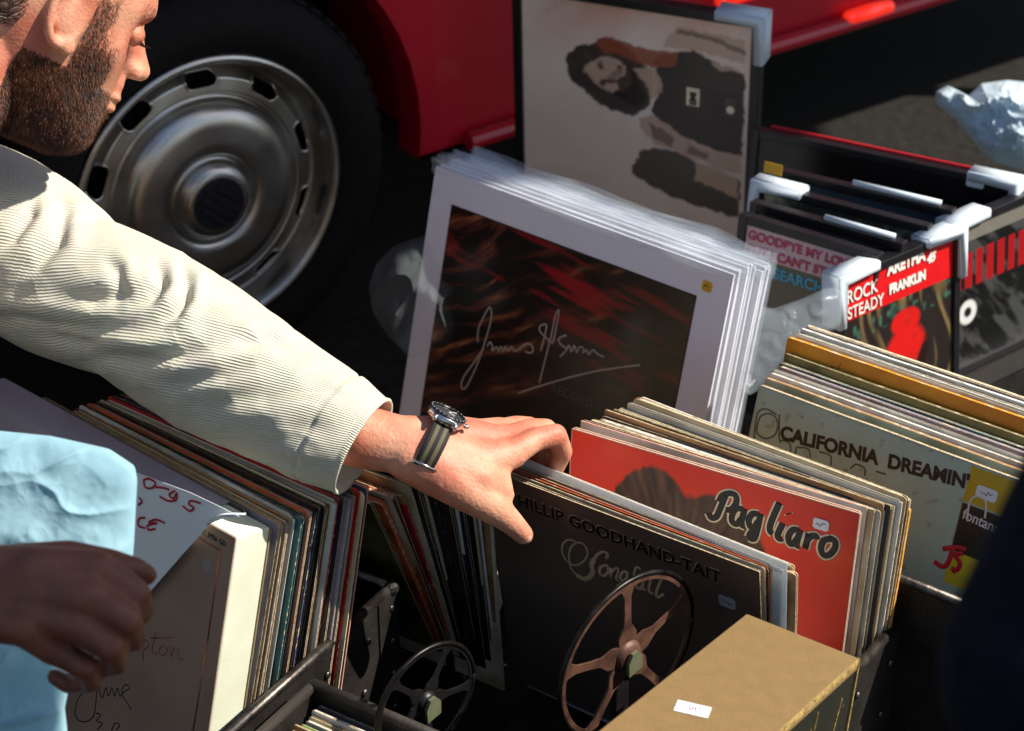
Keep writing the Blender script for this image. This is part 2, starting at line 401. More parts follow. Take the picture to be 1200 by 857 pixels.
def stack(front, back, kinds, where, group, seed, h_=.313, w_=.315, jb=.004, jz=.0035, cat='record sleeve', name='record_sleeve'):
    """front/back: (corner, pixel u, v, z, azimuth, lean). Sleeves fill the distance between them."""
    rnd = random.Random(seed); out = []
    def place(spec):
        c, u, v, z, az, lean = spec; p = G(u, v, z); M = frame_M(V((0, 0, 0)), R(az), R(lean))
        loc = M @ V((w_ if c == 'TR' else 0, 0, h_)); return p - loc
    p0, p1 = place(front), place(back)
    ks = [k if isinstance(k, tuple) else (k, {}) for k in kinds]
    ts = [d.get('t', rnd.choice((.7, .9, 1, 1.1, 1.5))) for k, d in ks]; tot = sum(ts)
    top0 = V(p0)+frame_M(V(), R(front[4]), R(front[5])) @ V((w_/2, 0, h_)); top1 = V(p1)+frame_M(V(), R(back[4]), R(back[5])) @ V((w_/2, 0, h_))
    dist = min((p1-p0).length, (top1-top0).length)
    acc = 0
    for i, (k, d) in enumerate(ks):
        s = acc/max(tot-ts[-1], 1e-6); acc += ts[i]; s = min(s, 1)
        az = front[4]+(back[4]-front[4])*s+(rnd.random()-.5)*.5; lean = front[5]+(back[5]-front[5])*s
        t = dist*ts[i]/tot*.82
        t = min(t, .0065) if 'tt' not in d else d['tt']
        M0 = frame_M(p0.lerp(p1, s), R(az), R(lean))
        M = M0 @ Matrix.Translation(((rnd.random()-.5)*2*jb+d.get('dx', 0), 0, (rnd.random()-.5)*2*jz+d.get('dz', 0)))
        lb = '%s %s, %s %s' % (d.get('desc', k), d.get('what', 'record sleeve'), ORD[i] if i < 40 else 'last', where)
        out.append(make_sleeve(M, t, k, rnd, d.get('label', lb), group, w_=w_, h_=h_, opening=d.get('open', rnd.choice(('right', 'right', 'right', 'top', 'none'))), r_=rnd.choice((.001, .002, .004)), name=name, inner=d.get('inner'), cat=cat, edge=d.get('edge')))
    return out
def sticker(parent, M, u, v, wpx, hpx, y, m=None, rot=0, scrib=True):
    x, z = loc_px(M, u, v, y); 
    bm = bmesh.new(); wv, hv = wpx/2/1150, hpx/2/1150
    box(bm, -wv, wv, -.0001, .0001, -hv, hv); bmesh.ops.bevel(bm, geom=[e for e in bm.edges if abs(e.verts[0].co.y-e.verts[1].co.y) > .0001], offset=.0015, segments=2, affect='EDGES')
    if rot: bmesh.ops.rotate(bm, verts=bm.verts, cent=(0, 0, 0), matrix=Matrix.Rotation(rot, 3, 'Y'))
    bmesh.ops.translate(bm, verts=bm.verts, vec=(x, y, z))
    s = obj('price_sticker', bm, m or mat('sticker_white', lin((225, 228, 232)), .5, var=.03), parent)
    if scrib:
        bm = bmesh.new(); r2 = random.Random(int(u))
        P = [V((x-wv*.6+wv*1.2*i/8, y-.0002, z+(r2.random()-.5)*hv*.8)) for i in range(9)]
        tube(bm, smooth_pts(P, 3), .00035, 5); obj('pen_mark', bm, mat('pen_ink', (.02, .02, .03), .5), s)
    return s
#STACKS

leather = mat('case_fibre_black', (.022, .018, .015), .55, spec=.3, var=.3, nscale=25, bump=.5, bscale=220)
steelrim = mat('case_steel_edge', (.16, .14, .12), .42, .9, var=.4, nscale=60, bump=.2, col2=(.05, .04, .035))
rivm = mat('rivet_metal', (.22, .19, .16), .35, .9, var=.3)
def crate(name, M, w_, d_, h_, label, cat, walls='lrfb', group='record cases', straps=(), th=.006):
    e = empty(name, M, label, cat, group)
    bm = bmesh.new(); box(bm, 0, w_, 0, d_, 0, .006); obj('base', bm, leather, e)
    S_ = {'l': (0, th, 0, d_), 'r': (w_-th, w_, 0, d_), 'f': (th+.001, w_-th-.001, 0, th), 'b': (th+.001, w_-th-.001, d_-th, d_)}
    for k in walls:
        x0, x1, y0, y1 = S_[k]; bm = bmesh.new(); box(bm, x0, x1, y0, y1, .007, h_); wl = obj('wall', bm, leather, e)
        bm = bmesh.new()
        if k in 'lr': tube(bm, [((x0+x1)/2, y0-.001, h_+.001), ((x0+x1)/2, y1+.001, h_+.001)], .0055, 8)
        else: tube(bm, [(x0-.004, (y0+y1)/2, h_+.0035), (x1+.004, (y0+y1)/2, h_+.0035)], .0055, 8)
        obj('rim', bm, steelrim, wl, True)
    for (x, y, sx) in straps:      # metal corner strap with rivets
        bm = bmesh.new(); box(bm, x-.003 if sx > 0 else x, x+.0018, y-.03, y+.001, .01, h_-.002); box(bm, x-.03, x+.0018, y+.0015, y+.004, .01, h_-.002)
        ball(bm, V((x-.003, y-.002, h_+.001)), .009, seg=10)
        st = obj('corner_strap', bm, leather, e)
        for i, (dy, zz) in enumerate([(-.008, h_-.02), (-.008, h_-.062), (-.008, h_-.105), (-.008, h_-.15), (-.05, h_-.035), (-.06, h_-.095), (-.12, h_-.03)]):
            if zz < .02: continue
            bm = bmesh.new(); ball(bm, V((x+.0018, y+dy, zz)), .0042, sc=(.5, 1, 1), seg=10); obj('rivet', bm, rivm, st, True)
    return e
def crate_at(name, corner_px, z, az, w_, d_, h_, *a, **k):
    """corner_px = back right top corner of the case"""
    M = frame_M(V(), R(az), 0); p = G(*corner_px, z); loc = M @ V((w_, d_, 0)); M.translation = V((p.x, p.y, 0)) - V((loc.x, loc.y, 0))
    M.translation.z = z-h_
    return crate(name, M, w_, d_, h_, *a, **k), M
cr1, M1 = crate_at('record_case', (462, 690), .2, -32, .345, .34, .195, 'black fibre record case at left, riveted metal corner, holding the white box set and sleeves', 'case', walls='lrb', straps=[(.345, .34, 1)])
cr2, M2 = crate_at('record_case', (1072, 715), .2, -36, .36, .40, .195, 'scuffed black record case under the red cover record, riveted corner at right', 'case', walls='rb', straps=[(.36, .40, 1)])
# ---- left case
box_w = mat('box_card_white', lin((222, 226, 205)), .75, nscale=8, var=.08, col2=lin((205, 204, 178)), bump=.1)
box_f = mat('box_print_brown', lin((160, 132, 112)), .6, nscale=12, var=.1, col2=lin((140, 114, 98)))
copper = mat('ink_copper', lin((176, 104, 60)), .35, .4); blackink = mat('ink_black', (.01, .01, .012), .5); redink = mat('ink_red', lin((190, 25, 45)), .5)
Mb = frame_M(V(), R(-41), R(15)); Mb.translation = G(276, 630, .350) - Mb @ V((.315, 0, .334))
bx = empty('box_set', Mb, 'thick white record box set with brown signed front, foremost in the left case', 'box set')
bm = bmesh.new(); box(bm, 0, .315, .0015, .046, 0, .334, bev=.002); obj('box_body', bm, box_w, bx)
bm = bmesh.new(); prism(bm, outline(.315, .333, .001, .0006, random.Random(3)), 0, .0012, 0, 0); obj('front_panel', bm, box_f, bx)
bm = bmesh.new(); tube(bm, [(.3155, .046, .002), (.3155, .046, .332)], .0012, 6); obj('worn_edge', bm, mat('worn_card', lin((150, 130, 90)), .9), bx)
yb = -.0003
ink('frame_line', Mb, [[.0009, (232, 629), (258, 645)], [.0009, (258, 645), (243, 752)], [.0009, (243, 752), (224, 870)]], .0009, copper, bx, yb, k=1)
ink('signature', Mb, [[(146, 765), (152, 752), (156, 764), (160, 752), (163, 766)], [(166, 752), (168, 775)], [(166, 755), (172, 750), (174, 757), (168, 762)], [(183, 741), (178, 763), (184, 766)], [(176, 748), (204, 747)],
   [(190, 756), (186, 764), (192, 768), (196, 760), (190, 756)], [(199, 758), (200, 770), (204, 760), (208, 762), (210, 772), (215, 772)]], .0006, copper, bx, yb)
ink('signature', Mb, [[(108, 802), (92, 818), (88, 838), (97, 846), (110, 838), (114, 802), (117, 812), (120, 818), (124, 806), (127, 816), (131, 806), (134, 816), (138, 806), (140, 816), (144, 812), (152, 806), (146, 803), (143, 814), (154, 832)],
   [(112, 836), (118, 838), (113, 845), (120, 848), (114, 855)], [(130, 860), (134, 848), (140, 850), (136, 856)]], .0006, blackink, bx, yb)
x, z = loc_px(Mb, 236, 626, yb); text_obj('catalogue_number', 'JSC 3956 GD', .007, blackink, bx, x-.004, z+.001, yb, rot=0)
bm = bmesh.new(); x, z = loc_px(Mb, 242, 664, yb); lathe(bm, [(.006, 0), (.0001, 0)], 20); bmesh.ops.translate(bm, verts=bm.verts, vec=(x, yb, z)); obj('price_sticker', bm, mat('sticker_grey', lin((150, 145, 150)), .5), bx)
pgy = empty('paper_bag', Mb, 'flat grey paper bag folded over the top of the white box set', 'paper bag')
bm = bmesh.new(); prism(bm, outline(.30, .05, .003, .0006, random.Random(8)), -.0052, -.0044); bmesh.ops.translate(bm, verts=bm.verts, vec=(-.10, 0, .2868)); obj('front_flap', bm, mat('paper_bag_grey', lin((176, 166, 178)), .8, nscale=12, var=.05, bump=.2, bscale=60), pgy)
bm = bmesh.new(); box(bm, -.10, .255, -.0050, .0475, .3352, .3362); obj('top_fold', bm, MC['paper_bag_grey'], pgy)
# sheet of paper with red writing
Mp = Mb @ Matrix.Translation((0, -.008, 0))
pp = empty('paper_sign', Mp, 'white paper sheet with red handwriting hanging over the white box set', 'paper')
P = [(90, 528), (165, 556), (222, 577), (262, 596), (281, 606), (262, 607), (246, 614), (212, 652), (178, 691), (120, 757), (60, 740)]
bm = bmesh.new(); q = [V((loc_px(Mp, u, v)[0], 0, loc_px(Mp, u, v)[1])) for u, v in P]
vs = [bm.verts.new(p) for p in q]; f = bm.faces.new(vs); ex = bmesh.ops.extrude_face_region(bm, geom=[f]); 
for v in [g_ for g_ in ex['geom'] if isinstance(g_, bmesh.types.BMVert)]: v.co.y += .0006
obj('sheet', bm, mat('paper_white', lin((232, 238, 242)), .8, var=.04, nscale=5), pp)
bm = bmesh.new(); a_, b_2 = q[4], q[6]
tube(bm, smooth_pts([q[6]+V((0, -.002, 0)), q[5]+V((0, -.004, .004)), q[4]+V((.001, .006, .002))], 5), .0022, 8, flat=(V((0, 0, 1)), .4)); obj('curled_corner', bm, MC['paper_white'], pp, True)
ink('handwriting', Mp, [[(168, 563), (174, 561), (182, 566), (178, 572), (170, 571), (168, 563)], [(182, 571), (192, 572), (198, 574)], [(205, 575), (198, 580), (203, 584), (207, 578), (206, 586), (197, 587), (187, 582)],
   [(235, 590), (224, 587), (221, 591), (227, 595), (222, 599), (214, 593)], [(163, 583), (166, 588), (162, 592)], [(170, 607), (163, 608), (162, 616), (170, 619)], [(193, 613), (182, 609), (174, 613), (184, 613), (173, 616), (174, 621), (182, 620)]],
   .0011, redink, pp, -.0008)
kL = [('mauve', dict(desc='plain mauve grey', edge='cream', open='none')), ('tan', dict(t=1.6, open='right', inner='c')), ('grey', {}), ('brown', dict(t=.6)), ('tan', dict(t=2.0, open='right', inner='c')), ('white', dict(t=1.3, open='right')), ('teal', dict(t=.8, open='none')), ('teal', dict(t=1.2)),
      ('black', {}), ('orange', dict(t=.8)), ('pink', dict(open='right', inner='c')), ('black', dict(open='right')), ('blue', dict(t=.8, open='right', inner='c')), ('black', {}), ('brown', {}), ('black', dict(t=1.6)), ('cream', dict(t=.7)), ('black', dict(t=1.7)), ('tan', {}), ('white', {}), ('cream', dict(t=1.4, open='top')),
      ('red', dict(t=1.0, open='none', edge='red', desc='bright red')), ('navy', {}), ('mauve', dict(t=1.3)), ('grey', {}), ('black', {}), ('green', dict(t=1.5, open='none', desc='green patterned')), ('teal', dict(t=.6)), ('red', dict(t=.7)), ('cream', dict(t=.7)), ('black', {}), ('blue', dict(t=.8)), ('pink', dict(t=.8)), ('black', dict(t=.8))]
stack(('TR', 328, 617, .338, -41, 16), ('TR', 434, 571, .36, -34, 15), kL, 'behind the white box set in the left case', 'sleeves in the left case', 11, jb=.004, jz=.004)
Mg = frame_M(V(), R(-41), R(16)); Mg.translation = G(328, 617, .338) - Mg @ V((.315, .0045, .313))
make_sleeve(Mg @ Matrix.Translation((-.045, 0, .001)), .004, 'grey', random.Random(5), 'plain grey record sleeve sticking out left, behind the pale blue bag', 'sleeves in the left case', opening='top')
# ---- behind left
kB = [('olive', dict(t=1.2)), ('orange', dict(t=1.8, open='none', edge='orange', desc='rust orange')), ('cream', dict(t=.8)), ('orange', dict(t=1.6, open='right', inner='c', desc='rust orange')), ('red', dict(t=.7, dz=-.02)), ('tan', dict(t=1.2, dz=-.012, open='right', inner='c')), ('cream', dict(t=1., dz=.004)),
      ('black', dict(t=1.5, dz=.008)), ('navy', {}), ('black', dict(t=1.5)), ('black', {}), ('brown', {}), ('black', dict(t=1.6)), ('navy', {}), ('black', {}), ('grey', dict(t=.7)), ('black', dict(t=1.4)), ('tan', dict(t=.6, open='none')), ('black', {}), ('cream', dict(t=.7, open='none'))]
stack(('TR', 437, 592, .305, -33, -23), ('TR', 572, 545, .335, -33, -5), kB, 'counting back in the leaning row under the wrist', 'leaning sleeves under the man\'s wrist', 12, jb=.004, jz=.003)
Mq = frame_M(V(), R(-33), 0); Mq.translation = G(530, 795, .01) - Mq @ V((.34, 0, 0)); Mq.translation.z = 0
cr3 = crate('record_case', Mq @ Matrix.Translation((0, -.01, 0)), .345, .20, .10, 'low black record case with leaning dark sleeves, behind the left case', 'case', walls='lr')
# ---- Songfall group
MS = frame_M(V(), R(-34), R(-10)); MS.translation = G(566, 548, .335) - MS @ V((0, 0, .315))
brown = mat('cover_brown_black', lin((98, 82, 68)), .42, var=.15, nscale=6, col2=lin((76, 62, 52)), bump=.1)
sf = empty('record_sleeve', MS, 'dark brown record sleeve with a script title and embossed name, gripped by the man', 'record sleeve', 'sleeves in the middle case')
bm = bmesh.new(); rr_ = random.Random(2); prism(bm, outline(.315, .315, .002, .0005, rr_), 0, .0012, 0, 1); prism(bm, outline(.315, .314, .002, .0005, rr_), .0032, .0042, 0, 1); box(bm, .0006, .002, .0012, .0032, .004, .31, 1)
obj('cover', bm, [brown, card], sf)
bm = bmesh.new(); box(bm, .002, .313, .0016, .0028, .002, .312); obj('inner_sleeve', bm, paper['w'], sf)
gold = mat('print_gold', lin((196, 168, 130)), .5); emb = mat('print_embossed', lin((16, 13, 11)), .4)
Z3 = lambda pts: [(400+x/3, 571+y/3) for x, y in pts]
S_title = [[.0011]+Z3([(822, 190), (795, 186), (777, 205), (778, 235), (795, 262), (822, 275), (850, 262), (866, 235), (855, 205), (830, 195), (808, 212), (800, 245), (808, 285), (830, 312)]),
  [.0030]+Z3([(826, 308), (850, 323), (872, 318), (884, 298), (880, 275), (888, 255)]), [.0017]+Z3([(888, 256), (900, 238), (920, 228), (936, 236), (930, 252)]),
  [.0018]+Z3([(930, 275), (912, 282), (908, 302), (922, 312), (938, 298), (935, 278), (930, 275)]), [.0018]+Z3([(948, 285), (946, 322)]), [.0013]+Z3([(950, 300), (966, 284), (974, 292), (966, 322), (976, 330)]),
  [.0018]+Z3([(1004, 298), (988, 300), (980, 320), (992, 330), (1004, 318)]), [.0016]+Z3([(1006, 298), (1000, 335), (985, 362), (968, 358), (978, 342), (1000, 336)]),
  [.0014]+Z3([(1052, 290), (1038, 282), (1028, 310), (1020, 360), (1008, 382), (1000, 370), (1015, 350)]), [.0018]+Z3([(1060, 325), (1042, 330), (1036, 350), (1048, 358), (1062, 342)]), [.0016]+Z3([(1064, 325), (1058, 355), (1070, 362)]),
  [.0016]+Z3([(1100, 290), (1082, 350), (1086, 372), (1096, 372)]), [.0017]+Z3([(1136, 300), (1108, 368), (1112, 388), (1134, 376)])]
ink('title', MS, S_title, .0018, gold, sf, -.0002, k=6, flat=.12)
x0, z0 = loc_px(MS, 598, 598, -.0003)
text_obj('artist_name', 'PHILLIP GOODHAND-TAIT', .021, emb, sf, .028, .315-.034, -.0004, ex=.0006, offset=.0003, sx=.93, spacing=1.05)
text_obj('artist_name_highlight', 'PHILLIP GOODHAND-TAIT', .021, mat('print_emboss_light', lin((178, 150, 120)), .5), sf, .0272, .315-.0333, -.0001, ex=.0003, offset=.0003, sx=.93, spacing=1.05)
sticker(sf, MS, 852, 706, 21, 17, -.0004, mat('sticker_grey', lin((150, 150, 160)), .5))
kS = [('cream', dict(t=.7, dz=.002)), ('black', dict(t=.8)), ('orange', dict(t=.9, dz=.002)), ('tan', dict(t=1)), ('pink', dict(t=.7)), ('brown', {}), ('cream', dict(t=1.1)), ('white', dict(t=.8))]
stack(('TL', 572, 545, .335, -34, -9.5), ('TL', 588, 537, .335, -35, -7), kS, 'behind the dark brown script-titled sleeve', 'sleeves in the middle case', 13, jb=.002, jz=.0015)
clear = film('film_clear', (.8, .87, .9), .38, .2); beadm = mat('film_bead', lin((190, 210, 215)), .3)
MP = frame_M(V(), R(-36), R(-6)); MP.translation = G(596, 530, .345) - MP @ V((0, 0, .328))
e = empty('plastic_sleeve', MP, 'clear plastic sleeve with a beaded strip standing among the records behind the brown sleeve', 'plastic sleeve')
bm = bmesh.new(); box(bm, 0, .322, 0, .0006, 0, .328); box(bm, .002, .32, .0035, .0041, 0, .325); obj('film', bm, clear, e)
bm = bmesh.new()
for i in range(100): box(bm, .004+i*.00315, .0060+i*.00315, -.0012, -.0002, .314, .318)
obj('bead_strip', bm, beadm, e)
for dx, dy, kk, dz_ in ((.012, .009, 'tan', -.004), (.006, .0135, 'cream', .0), (.0, .018, 'white', -.006)):
    make_sleeve(MP @ Matrix.Translation((dx, dy, dz_)), .0036, kk, random.Random(int(dx*1e4)), '%s record sleeve standing behind the beaded clear plastic sleeve' % kk, 'sleeves in the middle case', opening='right', inner='c')
# ---- Pagliaro group
MR = frame_M(V(), R(-29), R(4)); MR.translation = G(670, 502, .345) - MR @ V((0, 0, .315))
pg = empty('record_sleeve', MR, 'bright red record sleeve with a brown haired head and black Pagliaro title', 'record sleeve', 'sleeves in the middle case')
bm = bmesh.new(); rr_ = random.Random(4); prism(bm, outline(.315, .315, .002, .0004, rr_), 0, .0011, 0, 0); prism(bm, outline(.315, .315, .002, .0005, rr_), .0035, .0045, 0, 0); box(bm, .004, .311, .0011, .0035, .3125, .3138); box(bm, .0006, .002, .0011, .0035, .004, .31)
obj('cover', bm, mat('sleeve_card_pink', lin((225, 190, 165)), .7, nscale=200), pg)
bm = bmesh.new(); box(bm, .002, .313, .0015, .0028, .002, .311); obj('inner_sleeve', bm, paper['w'], pg)
def pag(x, y):
    c = np.array(lin((226, 44, 20)))[None]*np.ones((len(x), 1)); nz_ = fbm(x*6, y*6, 1); c = mixc(c, lin((240, 78, 36)), (nz_-.45)*2)
    st = fbm(x*14+y*10, y*10-x*30, 5)
    st2 = vnoise(x*60+np.sin(y*20)*2, y*14, 8)
    st3 = vnoise(np.arctan2(y-.5, x-.42)*26, np.hypot(x-.42, y-.5)*7, 9); hair = np.array(lin((84, 58, 46)))[None]*(.35+.9*st)[:, None]*(.4+1.3*st3)[:, None]
    w1 = .022*(fbm(x*50, y*12, 3)-.5)
    a = np.maximum(ell(x+w1, y+w1, .305, .29, .15, .245, 0, .03), ell(x+w1, y, .53, .33, .16, .245, 0, .03)); a = np.maximum(a, ell(x+w1*2, y+w1*2, .43, .40, .27, .285, 0, .04)); a = np.maximum(a, ell(x, y+w1, .66, .36, .09, .2, -.2, .06))
    c = c*(1-a[:, None])+hair*a[:, None]
    face = ell(x, y, .45, .55, .13, .2, 0, .2); c = mixc(c, lin((190, 120, 90)), face*.9)
    return c
sheet('printed_front', .0012, .3138, .0012, .3138, -.0004, pag, pg, 260)
Z6 = lambda pts: [(800+x/3, 571+y/3) for x, y in pts]
T = [Z6([(92, 92), (100, 108), (118, 104), (130, 80), (150, 30)]), Z6([(128, 52), (140, 30), (165, 22), (186, 30), (188, 55), (172, 78), (152, 80)]),
     Z6([(212, 78), (188, 76), (174, 98), (174, 122), (190, 130), (206, 112)]), Z6([(218, 76), (206, 128), (218, 138)]),
     Z6([(268, 96), (246, 94), (232, 115), (238, 140), (254, 138), (264, 122)]), Z6([(274, 94), (262, 150), (250, 182), (232, 178)]), Z6([(232, 178), (240, 160), (262, 150)]),
     Z6([(340, 56), (312, 120), (306, 152), (316, 164)]), Z6([(352, 128), (334, 168), (340, 182), (350, 180)]), Z6([(372, 92), (374, 96)]),
     Z6([(408, 152), (388, 150), (372, 172), (376, 198), (390, 198), (402, 182)]), Z6([(414, 150), (400, 200), (410, 208)]),
     Z6([(444, 164), (430, 216)]), Z6([(438, 186), (452, 172), (468, 172), (472, 184)]),
     Z6([(520, 182), (496, 188), (486, 216), (496, 240), (518, 236), (536, 212), (534, 188), (518, 180)])]
ink('title_outline', MR, [[.0054]+t for t in T], .0054, mat('print_cream', lin((248, 228, 190)), .6), pg, -.0006, flat=.02)
ink('title', MR, [[.0034]+t for t in T], .0034, blackink, pg, -.0008, flat=.04)
sticker(pg, MR, 962, 615, 19, 14, -.0013)
kP = [('white', dict(t=.6, edge='pink')), ('black', dict(t=1.3, desc='black edged', open='top')), ('cream', dict(t=.9)), ('cream', dict(t=.8)), ('white', dict(t=1.4, open='right')), ('black', dict(t=.8)), ('tan', dict(t=.7)), ('white', dict(t=.8)), ('black', dict(t=.7)), ('cream', dict(t=.8)),
      ('green', dict(t=.8, edge='green')), ('white', dict(t=.9)), ('white', dict(t=.7)), ('black', dict(t=.8)), ('cream', dict(t=1.5, dz=.004)), ('tan', dict(t=1)), ('white', dict(t=.8)), ('yellow', dict(t=1.1, open='none', edge='yellow', dx=-.005, dz=-.006, desc='bright yellow'))]
stack(('TR', 1017, 597, .347, -30, 4), ('TR', 1070, 588, .352, -37.5, 6), kP, 'behind the red cover record', 'sleeves in the middle case', 14, jb=.0035, jz=.0035)
# ---- brown box
Mx = frame_M(V(), R(-34.5), 0)
zt = .30; TILT = R(-9)
bt = G(875, 719, zt); Mx.translation = V((bt.x, bt.y, 0)); Mx = Mx @ Matrix.Translation((0, 0, zt)) @ Matrix.Rotation(TILT, 4, 'X') @ Matrix.Translation((0, 0, -zt))
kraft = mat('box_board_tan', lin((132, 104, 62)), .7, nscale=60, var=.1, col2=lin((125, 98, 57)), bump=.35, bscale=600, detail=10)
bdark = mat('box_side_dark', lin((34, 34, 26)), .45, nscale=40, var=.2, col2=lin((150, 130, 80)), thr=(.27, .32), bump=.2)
bb = empty('cardboard_box', Mx, 'tan topped box with dark scratched side, in front of the dark brown sleeve', 'box')
# box top tilts a little: build in local coordinates from traced corners
c1 = Mx.inverted() @ G(875, 719, zt); c2 = Mx.inverted() @ G(1008, 771, zt)
wbx = (c2-c1).length
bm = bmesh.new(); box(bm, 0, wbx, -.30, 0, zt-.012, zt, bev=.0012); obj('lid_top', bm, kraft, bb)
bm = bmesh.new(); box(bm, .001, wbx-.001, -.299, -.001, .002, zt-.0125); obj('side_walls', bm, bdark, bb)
bm = bmesh.new(); box(bm, wbx-.0008, wbx+.0006, -.2995, -.0005, zt-.006, zt-.0005); tube(bm, [(wbx, -.001, zt), (wbx, -.001, .01)], .0014, 6); obj('worn_edge', bm, mat('worn_board', lin((190, 160, 90)), .8, nscale=200, var=.3, col2=lin((90, 70, 36))), bb)
e_ = empty('storage_box', frame_M(Mx @ V((0, -.26, -.0)), R(-34.5), 0), 'low dark box propping up the near end of the tan topped box', 'box')
e_.matrix_world.translation.z = 0; zz_ = (Mx @ V((0, -.26, .002))).z-.003
bm = bmesh.new(); box(bm, .005, wbx-.005, -.04, .04, 0, zz_, bev=.002); obj('box_body', bm, leather, e_)
bm = bmesh.new(); r3 = random.Random(9)
for k in range(26):
    a = r3.random()*.28; b0 = zt-.02-r3.random()*.13; bm = bmesh.new() if k == 0 else bm
    tube(bm, [(wbx-.0004, -.02-a, b0), (wbx-.0004, -.022-a-r3.random()*.015, b0-.01-r3.random()*.03)], .0006, 5)
obj('scratches', bm, MC['worn_board'], bb)
nx_ = Mx.to_3x3() @ V((0, 0, 1)); p = Mx.inverted() @ onplane(813, 832, Mx @ V((0, 0, zt)), nx_); bm = bmesh.new(); box(bm, p.x-.016, p.x+.014, p.y-.009, p.y+.009, zt+.0002, zt+.0007); bmesh.ops.rotate(bm, verts=bm.verts, cent=p, matrix=Matrix.Rotation(R(18), 3, 'Z')); st = obj('price_sticker', bm, MC['sticker_white'], bb)
bm = bmesh.new()
for i in range(3): tube(bm, smooth_pts([p+V((-.009+.003*i+.002*k, .004*math.sin(k*2.1+i)-.003+.003*i, .0011)) for k in range(6)], 3), .0003, 5)
obj('pen_mark', bm, mat('pen_pink', lin((180, 150, 160)), .6), st)
# ---- film rewinders (spoked reel on a stand)
rust = mat('reel_rusty_metal', lin((108, 74, 58)), .55, .35, nscale=40, var=.3, col2=lin((58, 36, 28)), thr=(.3, .6), bump=.3)
black_m = mat('reel_black_metal', (.02, .018, .018), .4, .5, nscale=40, bump=.2)
def rewinder(px, depthz, az, r_, m, label, spin, clip=True):
    p = G(px[0], px[1], depthz)
    M = frame_M(V((p.x, p.y, 0)), R(az), 0); e = empty('film_rewinder', M, label, 'film reel', 'spoked reels on stands')
    zc = p.z
    bm = bmesh.new()
    # reel disc in XZ plane: rim + spokes, thickness small
    N = 64
    for (ra, rb) in ((r_*.925, r_),):
        inner = [(ra*math.cos(2*math.pi*i/N), ra*math.sin(2*math.pi*i/N)) for i in range(N)]; outer = [(rb*math.cos(2*math.pi*i/N), rb*math.sin(2*math.pi*i/N)) for i in range(N)]
        for y0, y1 in ((-.0012, .0012),):
            A = [[bm.verts.new((x, y, z)) for x, z in L_] for L_ in (inner, outer) for y in (y0, y1)]
            for i in range(N):
                j = (i+1) % N
                bm.faces.new((A[0][i], A[0][j], A[2][j], A[2][i])); bm.faces.new((A[1][i], A[3][i], A[3][j], A[1][j])); bm.faces.new((A[0][i], A[1][i], A[1][j], A[0][j])); bm.faces.new((A[2][i], A[2][j], A[3][j], A[3][i]))
    o1 = obj('reel_rim', bm, m, e); o1.location = (0, 0, zc)
    bm = bmesh.new(); tube(bm, [(r_*1.0*math.cos(2*math.pi*i/N), 0, r_*math.sin(2*math.pi*i/N)) for i in range(N+1)], .0026, 8); o2 = obj('reel_edge', bm, mat('reel_edge_dark', (.03, .025, .022), .35, .7, nscale=80, var=.4), e, True); o2.location = (0, 0, zc)
    for k in range(5):
        a = spin+2*math.pi*k/5; bm = bmesh.new()
        wi, wm, wo = .34*r_, .10*r_, .17*r_
        pts = []
        for s_, w_ in ((.10, .13*r_), (.28, .13*r_), (.42, .055*r_), (.60, .045*r_), (.80, .05*r_), (.90, .09*r_), (.945, .17*r_)): pts.append((s_*r_, w_))
        ol = [(x, w_) for x, w_ in pts]+[(x, -w_) for x, w_ in pts[::-1]]
        ca, sa = math.cos(a), math.sin(a)
        prism(bm, [(x*ca-z*sa, x*sa+z*ca) for x, z in ol], -.001-.00005*k, .001+.00005*k); o3 = obj('spoke', bm, m, e); o3.location = (0, 0, zc)
    bm = bmesh.new(); lathe(bm, [(.0001, -.006), (.15*r_, -.006), (.17*r_, -.003), (.2*r_, 0), (.2*r_, .003), (.0001, .003)], 32); o4 = obj('hub', bm, m, e, True); o4.location = (0, 0, zc)
    bm = bmesh.new()
    prism(bm, [(-.008, -.016), (.009, -.012), (.009, .003), (.003, .010), (-.004, .009), (-.009, -.001)], -.012, -.008); o5 = obj('spindle_clip', bm, mat('clip_metal_green', lin((112, 114, 86)), .5, .2, var=.2), e); o5.location = (0, 0, zc)
    bm = bmesh.new(); box(bm, -.009, .009, .004, .012, .01, zc-.004, bev=.002); obj('stand', bm, black_m, e)
    bm = bmesh.new(); box(bm, -.045, .045, -.06, .02, 0, .01, bev=.003); obj('base', bm, black_m, e)
    return e
rewinder((735, 768), .25, 42, .088, rust, 'rusty spoked film reel on a stand, in front of the dark brown sleeve', R(20))
rewinder((499, 822), .20, 44, .062, black_m, 'small black spoked film reel on a stand, beside the tray of singles', R(60))
